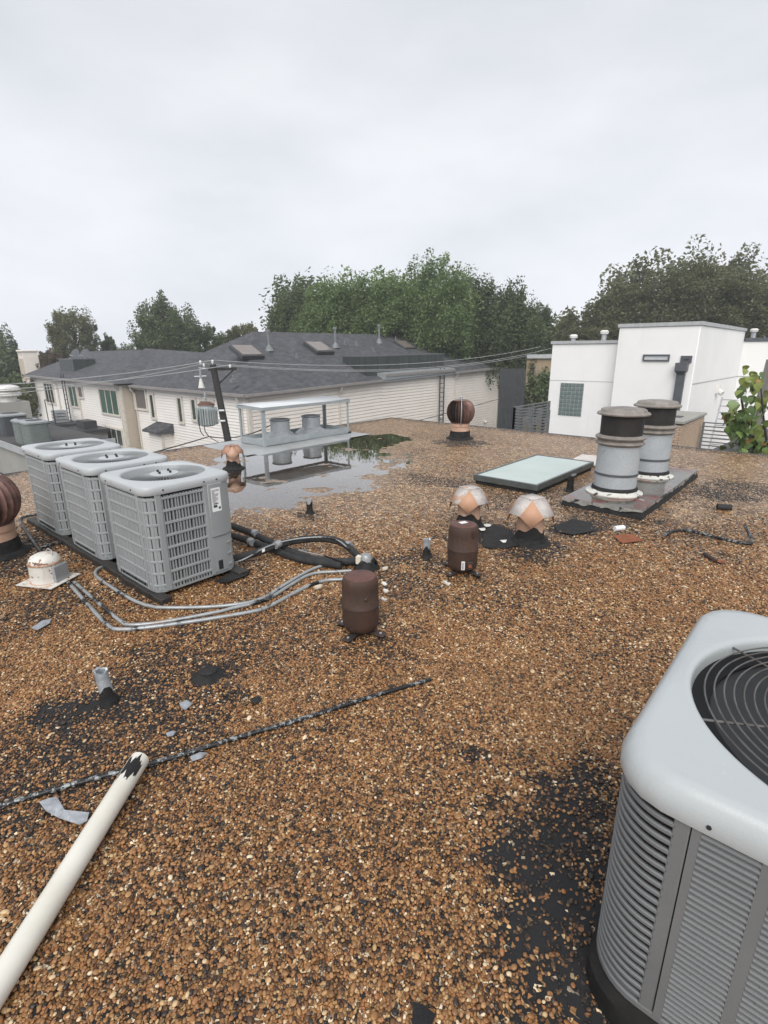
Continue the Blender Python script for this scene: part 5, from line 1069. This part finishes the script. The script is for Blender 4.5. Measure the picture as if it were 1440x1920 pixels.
# ---- turbine vents
def turbine(loc, s, label, mv):
    t = thing('turbine_vent', label, 'vent', loc, .3, 'rusty turbine vents')
    m = MB(); m.lathe([(.27*s,-.004),(.26*s,.02),(.20*s,.05*s),(.185*s,.16*s)], 24, jag=.04); m.build('tar_base', 'tar_rough', t)
    m = MB(); m.lathe([(.182*s,.10*s),(.172*s,.24*s),(.182*s,.245*s),(.182*s,.30*s),(.165*s,.305*s)], 28); m.build('neck', 'pink_paint', t)
    m = MB()
    for k in range(26):
        a0 = 2*PI*k/26; rows = []
        for j in range(9):
            f = j/8; ph = -1.05+2.1*f; R = .265*s*math.cos(ph)**.75; z = .52*s+.215*s*math.sin(ph)/math.sin(1.05)
            tw = a0+.16*math.cos(ph); rows.append(((R*.84*math.cos(tw), R*.84*math.sin(tw), z), (R*1.02*math.cos(tw+.17), R*1.02*math.sin(tw+.17), z)))
        base = len(m.v)
        for (p, q) in rows: m.v += [p, q]
        for j in range(8): b = base+2*j; m.f.append((b, b+1, b+3, b+2))
    m.build('vanes', mv, t, kind='stuff', angle=60)
    m = MB(); m.lathe([(.10*s,.31*s),(.19*s,.40*s),(.215*s,.52*s),(.17*s,.66*s),(.08*s,.71*s)], 20); m.build('core', 'ac_dark', t)
    m = MB(); m.lathe([(.15*s,.725*s),(.16*s,.735*s),(.10*s,.752*s),(.001,.756*s)], 24); m.build('top_plate', mv, t)
    m = MB(); m.lathe([(.175*s,.300*s),(.185*s,.31*s),(.185*s,.322*s),(.15*s,.325*s)], 24); m.build('bottom_ring', mv, t)
    m = MB(); ang = -1.25
    pts = [(.19*s,.28*s),(.285*s,.40*s),(.30*s,.55*s),(.26*s,.70*s),(.16*s,.775*s),(0,.785*s)]
    for a in (ang, ang+PI): m.tube([(r_*math.cos(a), r_*math.sin(a), z) for (r_, z) in pts], .008*s, 6)
    m.lathe([(.03*s,.75*s),(.03*s,.80*s),(.001,.805*s)], 8); m.build('strap', 'galv', t)
turbine((-5.65, 8.69, 0), 1.0, 'far rusty turbine vent on the gravel in front of the cream wall', 'turbine_far')
turbine((-5.24, .965, 0), .93, 'near rusty turbine vent cut by the left picture edge', 'turbine')

# ---- galvanised frame with two exhaust ducts
fr = thing('exhaust_canopy', 'galvanised open frame with sheet roof over two exhaust ducts', 'canopy', (-8.14, 6.69, .015)); X, Y = .36, 1.06; hz = .70
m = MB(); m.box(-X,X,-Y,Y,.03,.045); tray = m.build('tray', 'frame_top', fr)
for (a, b) in (((-X,-Y),(X,-Y)),((X,-Y),(X,Y)),((X,Y),(-X,Y)),((-X,Y),(-X,-Y))):
    m = MB(); m.beam((a[0],a[1],.065),(b[0],b[1],.065), .018, .115); m.build('side_rail', 'frame_grey', fr)
for (x, y) in ((-X,-Y),(X,-Y),(X,Y),(-X,Y)): m = MB(); sx_, sy_ = (1 if x < 0 else -1), (1 if y < 0 else -1); m.box(*sorted((x-.004*sx_,x+.045*sx_)), *sorted((y-.012*sy_,y-.004*sy_)), 0, hz); m.box(*sorted((x-.012*sx_,x-.004*sx_)), *sorted((y-.004*sy_,y+.045*sy_)), 0, hz); m.build('post', 'frame_grey', fr)
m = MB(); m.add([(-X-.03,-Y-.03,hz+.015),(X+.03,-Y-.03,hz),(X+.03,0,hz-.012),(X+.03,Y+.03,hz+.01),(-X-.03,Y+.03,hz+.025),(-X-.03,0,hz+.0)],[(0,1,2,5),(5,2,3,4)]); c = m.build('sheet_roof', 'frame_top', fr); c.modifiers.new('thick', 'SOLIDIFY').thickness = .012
m = MB()
for (a, b) in (((-X,-Y),(X,-Y)),((X,-Y),(X,0)),((X,0),(X,Y)),((X,Y),(-X,Y)),((-X,Y),(-X,-Y))): m.beam((a[0]*1.08,a[1]*1.025,hz-.035),(b[0]*1.08,b[1]*1.025,hz-.035), .012, .055)
m.build('fascia', 'frame_grey', fr)
m = MB(); m.box(X-.06, X+.02, Y-.03, Y+.06, -.012, .03); m.build('foot_block', 'wood_black', fr)
for (y, lab) in ((-.42, 'left round exhaust duct with flared skirt in the galvanised frame'), (.36, 'right round exhaust duct with flared skirt in the galvanised frame')):
    d = thing('exhaust_duct', lab, 'duct', (-8.14, 6.69+y, .06), group='ducts under the canopy'); m = MB(); m.lathe([(.345,.0),(.34,.02),(.20,.125),(.185,.14)], 12, a0=.26); m.build('skirt', 'galv', d, angle=20)
    m = MB(); m.lathe([(.185,.125),(.180,.33),(.19,.335),(.192,.362),(.17,.366),(.165,.25)], 24); m.build('collar', 'galv', d); m = MB(); m.lathe([(.001,.26),(.168,.26)], 20); m.build('damper', 'ac_dark', d); m = MB(); m.lathe([(.194,.338),(.197,.345),(.194,.352)], 20); m.build('clamp', 'steel_grey', d)

# ---- old compressors
def compressor(loc, rz, label, extras, s=1.0):
    t = thing('compressor', label, 'compressor', loc, rz, 'rusty old compressors')
    R = .105*s; H = .335*s; z0 = .035
    m = MB(); m.lathe([(R*.78,z0),(R*.95,z0+.018),(R,z0+.05),(R*1.005,z0+H*.44),(R*1.035,z0+H*.445),(R*1.035,z0+H*.475),(R*1.0,z0+H*.485),(R*.995,z0+H*.80),(R*.965,z0+H*.90),(R*.86,z0+H*.965),(R*.6,z0+H*.992),(.001,z0+H)], 36)
    body = m.build('shell', 'rust', t, angle=60)
    m = MB(); m.lathe([(R*.99*.86,z0+H*.966),(R*.6,z0+H*.994),(.001,z0+H+.001)], 30); m.build('dome_top', 'rust_top', body, angle=60)
    for k in range(4):
        a = PI/4+k*PI/2; c, sn = math.cos(a), math.sin(a); m = MB(); d = Vector((c,sn,0)); w = Vector((-sn,c,0)); m.obox(d*(R*1.08)+upz*.026, d*.052, w*.026, upz*.004); ft = m.build('foot', 'rust_dark', t, bevel=.003)
        m = MB(); m.lathe([(.020,-.002),(.022,.01),(.017,.02),(.020,.024)], 12, c=d*(R*1.27)); m.build('grommet', 'fan_black', ft); m = MB(); m.tube([d*(R*1.27)+upz*.024, d*(R*1.27)+upz*.036], .008, 6); m.build('bolt', 'galv', ft)
    if extras:
        m = MB(); m.box(-.03,.03,-.022,.022,0,.0012); q = m.build('label_sheet', 'paper', body, loc=(-.005*s,0,z0+H+.001)); q.rotation_euler = (0,0,.5)
        # face towards the viewer is local -y
        m = MB(); m.box(.018,.064,-R-.012,-R*.75,z0+.035,z0+.095); bxp = m.build('terminal_box', 'rust_dark', body, bevel=.003); m = MB(); m.tube([(.041,-R-.012,z0+.066),(.041,-R-.018,z0+.066)], .014, 10); m.build('stud', 'rust_plate', bxp)
        m = MB(); m.box(-.022,.004,-R-.0025,-R*.9,z0+.03,z0+.098); lb = m.build('barcode', 'paper', body); m = MB()
        for i in range(9): m.box(-.018,-.003+.0*i,-R-.0032,-R-.0025,z0+.036+i*.006,z0+.036+i*.006+.0026)
        m.build('print', 'print', lb)
        m = MB(); m.tube([(.055,-R*.74,z0+H*.72),(.055,-R*.86,z0+H*.78),(.055,-R*.85,z0+H*.90)], .011, 8); m.build('stub_pipe', 'rust_dark', body)
    else:
        m = MB(); m.lathe([(.012,0),(.006,.004),(.001,.006)], 8); d_ = m.build('weld_dimple', 'rust_dark', body, loc=(.01,-R*1.0,z0+H*.66)); d_.rotation_euler = (PI/2,0,0)
    return t
compressor((-.115, 2.905, 0), 0, '', False) if False else None
q = PZ(677, 1185); compressor((q.x, q.y, 0), YAW+.25, 'front rusty brown compressor standing by the pipe bundle end', False, 1.05)
q = PZ(866, 1072); compressor((q.x, q.y, 0), YAW-.02, 'rear rusty brown compressor with white stickers and terminal box', True, 1.10)

# ---- white domed fan at the left
q = PZ(92, 1092); t = thing('dome_vent', 'white domed vent with rust streaks on a flat flange', 'vent', (q.x, q.y, 0), .5)
m = MB(); m.box(-.15,.16,-.14,.14,.022,.028); m.build('flange', 'white_rust', t); m = MB(); m.lathe([(.13,-.003),(.12,.03)], 20); m.build('curb', 'pink_paint', t)
m = MB(); m.lathe([(.112,.028),(.110,.165)], 32); m.build('drum', 'white_rust', t); m = MB(); m.lathe([(.109,.162),(.115,.165),(.115,.173),(.105,.178)], 32, jag=.012); m.build('rim', 'rust_rim', t)
m = MB(); m.lathe([(.106,.174),(.101,.192),(.086,.218),(.055,.232),(.001,.236)], 32); m.build('dome', 'white_rust', t, angle=60)
m = MB(); m.tube([(-.02,.04,.23),(.0,.05,.255),(.06,.02,.25),(.1,-.03,.18)], .004, 6); m.build('handle', 'galv', t); m = MB(); m.box(.095,.125,-.05,.07,.03,.15); m.build('side_plate', 'galv', t)

# ---- plumbing stubs
def stub(u, v, h, r, lean, label, tarf=.45, rag=True, mt_='lead'):
    q = PZ(u, v); t = thing('plumbing_stub', label, 'pipe', (q.x, q.y, 0), random.uniform(0,6), 'plumbing vent stubs'); top = Vector((lean[0], lean[1], h)); n = 16
    rings = []
    for k in range(7):
        f = .25+.75*k/6; c = top*f; rings.append([(c.x+r*math.cos(2*PI*i/n)*(1+random.uniform(-.04,.04)), c.y+r*math.sin(2*PI*i/n)*(1+random.uniform(-.04,.04)), c.z+(random.uniform(-.012,.008) if k == 6 else 0)) for i in range(n)])
    inn = [(p[0]*.0+top.x+(p[0]-top.x)*.68, top.y+(p[1]-top.y)*.68, p[2]-.004) for p in rings[-1]]; low = [(p[0], p[1], p[2]-.06) for p in inn]
    m = MB(); m.loft(rings+[inn, low]); m.build('sleeve', mt_, t, angle=50)
    m = MB(); rr = [[(r*1.9*math.cos(2*PI*i/n)*(1+random.uniform(-.15,.15)), r*1.9*math.sin(2*PI*i/n)*(1+random.uniform(-.15,.15)), -.004) for i in range(n)], [(r*1.25*math.cos(2*PI*i/n), r*1.25*math.sin(2*PI*i/n), .02) for i in range(n)]]
    c = top*.25; rr.append([(c.x+r*1.12*math.cos(2*PI*i/n), c.y+r*1.12*math.sin(2*PI*i/n), c.z) for i in range(n)])
    rr.append([(top.x*tarf+r*1.05*math.cos(2*PI*i/n), top.y*tarf+r*1.05*math.sin(2*PI*i/n), h*(tarf+.14*math.sin(2*PI*i/n*2+1)+random.uniform(-.05,.05))) for i in range(n)]); m.loft(rr, True, False); m.build('tar_boot', 'tar_rough', t)
L_ = -rt0*.022
stub(205, 1318, .185, .031, (L_.x, L_.y), 'lead sleeved plumbing stub with tarred foot at the lower left')
stub(800, 1046, .17, .030, (0, 0), 'short lead sleeved stub left of the rear compressor', .5)
stub(581, 962, .155, .030, (0, 0), 'small black stub with silver top near the puddle', .78)
stub(1068, 921, .165, .036, (.01, 0), 'black pipe stub between skylight and flue curb', .95, mt_='tar')
q = PZ(392, 1268); t = thing('tar_cone', 'low black tar cone with a round cap left of the long rod', 'vent', (q.x, q.y, 0)); m = MB(); m.lathe([(.10,-.004),(.085,.006),(.06,.022),(.042,.032)], 20, jag=.06); m.build('cone', 'tar_rough', t); m = MB(); m.lathe([(.043,.028),(.045,.036),(.04,.04),(.001,.043)], 18); m.build('cap', 'tar', t)

# ---- pipes
def px_path(pts, z): return [PZ(u, v, zz) for (u, v), zz in zip(pts, z if isinstance(z, list) else [z]*len(pts))]
def smooth(P, it=2):
    for _ in range(it):
        o = [P[0]]
        for a, b in zip(P[:-1], P[1:]): o += [a.lerp(b, .25), a.lerp(b, .75)]
        P = o+[P[-1]]
    return P
def conduit(pts, z, r, label, mt_='conduit', name='conduit', cat='pipe', grp='grey conduits on the gravel', sub=True):
    P = px_path(pts, z); P = smooth(P) if sub else P; Q = []
    for a, b in zip(P[:-1], P[1:]):
        k = max(1, int((b-a).length/.12)); Q += [a.lerp(b, i/k) for i in range(k)]
    m = MB(); m.tube(Q+[P[-1]], r, 10); return tag(m.build(name, mt_, angle=60), label, cat, grp)
conduit([(240,1052),(187,1063),(176,1075),(187,1087),(267,1138),(333,1140),(419,1137),(488,1127),(535,1095),(591,1063),(624,1058),(668,1056)], .022, .0125, 'inner grey conduit that bends out from under the front condenser')
conduit([(140,1092),(227,1167),(240,1173),(300,1168),(417,1146),(435,1140),(497,1128),(552,1092),(585,1074),(630,1072),(660,1070)], .02, .0125, 'middle grey conduit from the white domed vent to the pipe bundle')
conduit([(128,1092),(200,1173),(220,1183),(333,1170),(477,1147),(505,1138),(558,1108),(602,1088),(650,1086)], .02, .0135, 'outer grey conduit nearest the viewer from the domed vent')
conduit([(82,1046),(72,1027),(35,977),(43,968),(74,964)], .02, .013, 'dark conduit behind the domed vent bending toward the rear condenser', 'conduit_tar')
conduit([(72,1029),(100,1020),(140,1008)], .02, .012, 'short dark conduit toward the middle condenser', 'conduit_tar')
conduit([(-60,1529),(100,1481),(235,1444),(330,1419),(430,1387),(560,1350),(700,1305),(807,1274)], .016, .0115, 'long tar-smeared rod lying across the gravel', 'conduit_tar', 'rod', sub=False)
conduit([(1246,1003),(1262,995),(1290,993),(1340,1007),(1405,1021),(1412,1017),(1404,1000),(1396,984)], [.02,.02,.02,.02,.02,.025,.05,.09], .014, 'bent grey conduit with an upturned end on the right', 'conduit_tar')
# white plastic pipe resting on the rod
a = PZ(262, 1424, .066); b = PZ(0, 1842, .045); d = (a-b); e = b-d*.55
t = thing('plastic_pipe', 'thick white plastic pipe resting on the long rod', 'pipe', tuple(e)); a_, n = a-e, 28
m = MB(); m.tube([(0,0,0), a_*.3, a_*.6, a_*.9, a_], .0380, n, False); m.tube([a_, a_*.9, a_*.6], .033, n, False)
dr = a_.normalized(); s1 = dr.cross(upz).normalized(); s2 = s1.cross(dr); r0 = [a_+(s1*math.cos(2*PI*i/n)+s2*math.sin(2*PI*i/n))*.0380 for i in range(n)]; r1 = [a_+(s1*math.cos(2*PI*i/n)+s2*math.sin(2*PI*i/n))*.033 for i in range(n)]; m.loft([r0, r1], False, False); m.build('tube', 'pvc', t, angle=60)
m = MB(); rr = []
for k, f in enumerate((-.115, -.06, -.03)):
    rr.append([a_+dr*(f+(.016*math.sin(i*.31+k*1.7)+.009*math.sin(i*.83+1+k)+.004*math.sin(i*1.9+k))*(1 if k != 1 else 0))+(s1*math.cos(th)+s2*math.sin(th))*.0387 for i, th in enumerate(np.linspace(.45, 2.2, 36))])
for k in range(2):
    for i in range(35): m.add([rr[k][i], rr[k][i+1], rr[k+1][i+1], rr[k+1][i]], [(0,1,2,3)])
m.build('tar_smear', 'tar', t)
# black insulated lines
def hose(pts, z, r, label): return conduit(pts, z, r, label, 'foam', 'insulated_line', 'pipe', 'black insulated refrigerant lines')
hose([(412,982),(440,987),(477,1002),(519,1022),(552,1038),(591,1050),(644,1054),(680,1050)], [.16,.12,.07,.045,.045,.045,.05,.05], .030, 'upper straight black insulated line leaving the condenser row')
hose([(412,998),(440,1006),(472,1016),(513,1030),(547,1045),(591,1054),(640,1060)], [.10,.07,.045,.04,.04,.04,.045], .030, 'lower straight black insulated line leaving the condenser row')
hose([(418,1050),(440,1048),(477,1038),(519,1022),(561,1012),(602,1009),(636,1014),(658,1029),(674,1046),(682,1060)], [.07,.07,.08,.11,.12,.12,.11,.09,.07,.05], .030, 'arching black insulated line from the front condenser to the bundle')
conduit([(412,1056),(435,1057),(465,1046),(495,1026),(545,1011),(600,1006),(632,1010),(655,1030)], [.04,.05,.09,.125,.15,.152,.14,.11], .006, 'thin grey cable riding on the arching insulated line', 'conduit', 'control_cable', 'cable', 'cables at the pipe bundle')
conduit([(550,1027),(575,1036),(610,1042),(640,1053)], [.08,.08,.08,.08], .006, 'thin grey cable crossing the insulated lines', 'conduit', 'control_cable', 'cable', 'cables at the pipe bundle')
for (u, v, z, lab) in [(479,1000,.09,'grey tape wrap on the upper insulated line'), (471,1016,.06,'grey tape wrap on the lower insulated line'), (520,1021,.12,'grey tape wrap where the insulated lines cross'), (653,1022,.10,'grey tape wrap at the shoulder of the arching line')]:
    q = PZ(u, v, z); d = (PZ(u+25, v+14, z)-PZ(u-25, v-14, z)).normalized() if 'where' not in lab else (PZ(u+25, v-12, z)-PZ(u-25, v+12, z)).normalized(); m = MB(); m.tube([q-d*.03, q, q+d*.03], [.031,.034,.031], 14); tag(m.build('tape_wrap', 'tape_grey'), lab, 'tape', 'tape wraps')
q = PZ(494, 1032, .13); m = MB(); m.obox(q, rt0*.012+upz*.006, upz*.012, fw0*.002); tag(m.build('tag', 'paper'), 'small white tag on the arching insulated line', 'tag')
q = PZ(687, 1066); t = thing('pitch_pocket', 'tarred metal pocket where all the lines enter the roof', 'roof fitting', (q.x, q.y, 0), .4)
m = MB(); m.lathe([(.11,-.004),(.1,.015),(.075,.04),(.06,.07)], 16, jag=.08); m.build('tar_mound', 'tar_rough', t); m = MB(); m.lathe([(.05,.05),(.05,.10),(.035,.12),(.001,.125)], 12, jag=.06); m.build('sleeve', 'conduit', t)
for i in range(3): m = MB(); m.tube([(-.06+.045*i,-.03,.05),(-.02+.04*i,.01,.085),(.02+.03*i,.03,.04)], .015, 8); m.build('elbow', 'conduit', t)
m = MB(); m.box(-.07,-.03,-.05,.0,.05,.11); m.build('rag', 'plaster', t)
for (u, v, rz, s, lab) in [(597,1108,.5,.035,'round cream plaster collar ring on the gravel left of the front compressor'), (722,1073,1.2,.026,'white broken collar behind the front compressor'), (838,1098,0,.03,'white scrap at the foot of the rear compressor'), (720,1098,.3,.022,'upper white crumb right of the front compressor'), (722,1112,.8,.022,'middle white crumb right of the front compressor'), (719,1128,.1,.024,'lower white crumb right of the front compressor')]:
    q = PZ(u, v); m = MB()
    if 'collar' in lab:
        m.loft([[(s*math.cos(2*PI*i/14)*f, s*.75*math.sin(2*PI*i/14)*f, z+.4*s*math.cos(2*PI*i/14)) for i in range(14)] for (f, z) in ((1,.0),(1.05,.012),(1.0,.026),(.7,.026),(.65,.01))], False, False); o = m.build('plaster_collar', 'plaster', loc=(q.x,q.y,.018), angle=60); o.modifiers.new('t','SOLIDIFY').thickness = .005; tag(o, lab, 'debris', 'white scraps')
    else:
        n = 9; rg = [s*random.uniform(.5,1.15) for _ in range(n)]; m.loft([[(rg[i]*f*math.cos(2*PI*i/n)*1.3, rg[i]*f*.6*math.sin(2*PI*i/n), z+.005*math.sin(i*2.3)) for i in range(n)] for (f, z) in ((.9,.006),(1,.014),(.8,.022))]); tag(m.build('plaster_scrap', 'porcelain', loc=(q.x,q.y,.004)), lab, 'debris', 'white scraps')
# ---- small litter
q = PZ(1357, 956); m = MB(); d = rt0*math.cos(.25)-fw0*math.sin(.25); m.tube([q+upz*.032-d*.07, q+upz*.032+d*.07], .032, 18); tag(m.build('foam_sleeve', 'foam', bevel=.004), 'short black foam pipe sleeve lying right of the curb', 'foam sleeve')
q = PZ(1161, 995); t = thing('white_can', 'small white can lying in front of the flue curb', 'can', tuple(q)); d = rt0*.96+fw0*.28; d.normalize(); m = MB(); m.tube([upz*.026-d*.055, upz*.026+d*.045], .026, 18); m.build('body', 'paper', t, bevel=.003); m = MB(); m.tube([upz*.026+d*.045, upz*.026+d*.058], .020, 16); m.build('cap', 'galv', t)
q = PZ(1177, 1011); m = MB(); P_ = [PZ(1149,1004,.022), PZ(1187,1002,.03), PZ(1206,1014,.018), PZ(1166,1019,.016)]; m.loft([[p for p in P_], [p+upz*.004 for p in P_]]); tag(m.build('rusty_plate', 'rust_plate'), 'flat rust-orange metal plate on the gravel', 'plate')
m = MB(); m.tube(px_path([(1321,1038),(1330,1044),(1344,1053)], .018), [.014,.018,.016], 8); tag(m.build('dark_stick', 'rust_dark'), 'short dark stick on the right gravel', 'stick')
q = PZ(481, 1313, .016); m = MB(); m.lathe([(.024,0),(.026,.004),(.02,.008),(.001,.009)], 16, c=q); tag(m.build('black_disc', 'tar'), 'small flat black disc above the long rod', 'disc')
def scrap(pts, z, name, mt_, label, th=.003, cat='scrap', grp='scraps on the gravel'):
    n = len(pts); P = [PZ(u, v, z+.006*math.sin(i*2.1)) for i, (u, v) in enumerate(pts)]; m = MB(); c = sum(P, Vector())/n+upz*.006
    m.add(P+[c]+[p-upz*th for p in P]+[c-upz*th], [(i, (i+1) % n, n) for i in range(n)]+[(n+1+(i+1) % n, n+1+i, 2*n+1) for i in range(n)]+[(i, n+1+i, n+1+(i+1) % n, (i+1) % n) for i in range(n)]); return tag(m.build(name, mt_, angle=70), label, cat, grp)
scrap([(336,1318),(350,1312),(361,1319),(347,1331),(339,1326)], .02, 'foil_scrap', 'duct_tape', 'square silver foil scrap below the tar cone')
scrap([(311,1374),(322,1370),(331,1371),(324,1379),(314,1381)], .02, 'foil_scrap', 'duct_tape', 'tiny silver foil scrap above the long rod')
scrap([(356,1418),(375,1410),(389,1411),(378,1421),(360,1427)], .014, 'foil_scrap', 'duct_tape', 'dull silver foil scrap under the long rod')
scrap([(73,1503),(92,1496),(107,1494),(108,1508),(118,1521),(133,1528),(148,1523),(167,1523),(163,1539),(150,1546),(135,1541),(110,1533),(86,1520)], .02, 'tape_strip', 'duct_tape', 'long crumpled silver tape strip beside the white pipe')
scrap([(58,1177),(80,1163),(97,1160),(92,1169),(70,1181)], .02, 'tape_strip', 'duct_tape', 'silver tape strip below the domed vent')
scrap([(775,1877),(795,1884),(817,1902),(808,1925),(772,1925)], .024, 'rubber_scrap', 'tar', 'black rubber scrap at the bottom picture edge')
scrap([(400,1090),(440,1070),(470,1066),(462,1078),(425,1092)], .03, 'rubber_scrap', 'tar', 'black rubber scrap at the foot of the front condenser')
scrap([(905,1000),(918,988),(935,985),(960,998),(975,1022),(945,1028),(905,1026)], .018, 'felt_patch', 'tar', 'flat dark felt patch between the two vent hoods')
scrap([(1040,985),(1075,972),(1105,980),(1115,995),(1075,1002),(1045,997)], .018, 'felt_patch', 'tar', 'flat dark felt patch right of the right vent hood')
for (u, v, lab) in [(914,984,'white paint flake behind the dark felt patch'), (905,992,'white paint flake left on the dark felt patch'), (945,1014,'larger white paint flake beside the right hood'), (1352,1052,'brown chip near the dark stick')]:
    fl = random.Random(u*3+v); scrap([(u+fl.uniform(4,9)*math.cos(k*.9), v+fl.uniform(1.5,4)*math.sin(k*.9)) for k in range(7)], .026, 'paint_flake', 'porcelain' if 'white' in lab else 'rust_plate', lab)

# ---- near tree branch with large leaves at the right edge
YB_ = 11.5
nt_ = thing('leafy_tree', 'branch of large yellow-green leaves beyond the right roof edge', 'tree', tuple(PY(1440, 900, YB_+.4)-upz*6.5))
org = nt_.location.copy()
m = MB(); rel = lambda p: p-org
br = [[(1500,1000),(1470,900),(1440,842),(1418,820),(1400,800),(1390,770)], [(1470,900),(1440,842),(1432,790),(1428,740),(1424,705)], [(1418,820),(1396,812),(1375,806)], [(1400,800),(1392,760),(1388,730),(1396,716)], [(1470,900),(1445,870),(1405,850)], [(1440,842),(1405,838),(1370,830)]]
for i, b in enumerate(br):
    P = smooth([rel(PY(u, v, YB_+.25*math.sin(i*1.7+k*.8))) for k, (u, v) in enumerate(b)], 1); m.tube(P, [.03*(1-.8*k/(len(P)-1)) for k in range(len(P))], 6)
m.tube([(0,0,-.0), (.0,.1,3), rel(PY(1500,1000,YB_)), rel(PY(1470,900,YB_))], [.09,.07,.045,.03], 8); m.build('limb', 'bark', nt_)
lm = MB(); n = 12; out = []
for k in range(n+1):
    f = k/n; w = math.sin(PI*min(f**.62,1))*.5*1.0; out.append((f, w))
vs = []
for (f, w) in out: vs += [(f, -w*.95, .12*w*w*2-.25*f*f), (f, 0, -.25*f*f-.02), (f, w*.95, .12*w*w*2-.25*f*f)]
lm.add(vs, [q for k in range(n) for q in ((3*k, 3*k+1, 3*k+4, 3*k+3), (3*k+1, 3*k+2, 3*k+5, 3*k+4))])
lmesh = {}
for key in 'abcd':
    me = bpy.data.meshes.new('leaf'); me.from_pydata(lm.v, [], lm.f); me.polygons.foreach_set('use_smooth', [True]*len(me.polygons)); me.materials.append(MATS['leaf_near_'+key]); lmesh[key] = me
rs = random.Random(21); spots = []
for (u, v, su, sv, n) in [(1395,800,32,36,150),(1372,785,16,22,34),(1425,835,30,20,66),(1415,708,18,16,22),(1425,740,15,25,18),(1395,725,8,14,7),(1380,830,22,14,30)]:
    for i in range(n): spots.append((rs.gauss(u, su*.6), rs.gauss(v, sv*.6), rs.uniform(-.55,.55)))
for (u, v, dy) in spots[:300]:
    if u < 1350 or v > 856 or (1405 < u < 1440 and 760 < v < 800 and rs.random() < .75): continue
    key = rs.choices('abcd', (.40,.22,.33,.05))[0]
    if v < 735: key = rs.choices('abcd', (.3,.5,.1,.1))[0]
    o = bpy.data.objects.new('leaf', lmesh[key]); col.objects.link(o); o.parent = nt_; o.location = rel(PY(u, v, YB_+dy)); s = rs.uniform(.115,.185); o.scale = (s, s, s)
    o.rotation_euler = (rs.uniform(-.6,.6), rs.uniform(.5,1.5), rs.uniform(0, 6.28))

# ---- damp air
m = MB(); m.box(-175, 95, -65, 155, -8.2, 13.5); hz_ = m.build('haze', 'stucco', kind='stuff')
hm = bpy.data.materials.new('damp_air'); hm.use_nodes = True; t = hm.node_tree; t.nodes.remove(t.nodes['Principled BSDF'])
pv = N(t, 'ShaderNodeVolumePrincipled'); pv.inputs['Color'].default_value = (0.93, 0.95, 0.98, 1); pv.inputs['Density'].default_value = 0.0013; t.links.new(pv.outputs[0], t.nodes['Material Output'].inputs['Volume'])
hz_.data.materials.clear(); hz_.data.materials.append(hm); hz_['label'] = 'thin damp haze over the roofs and trees'; hz_['category'] = 'haze'
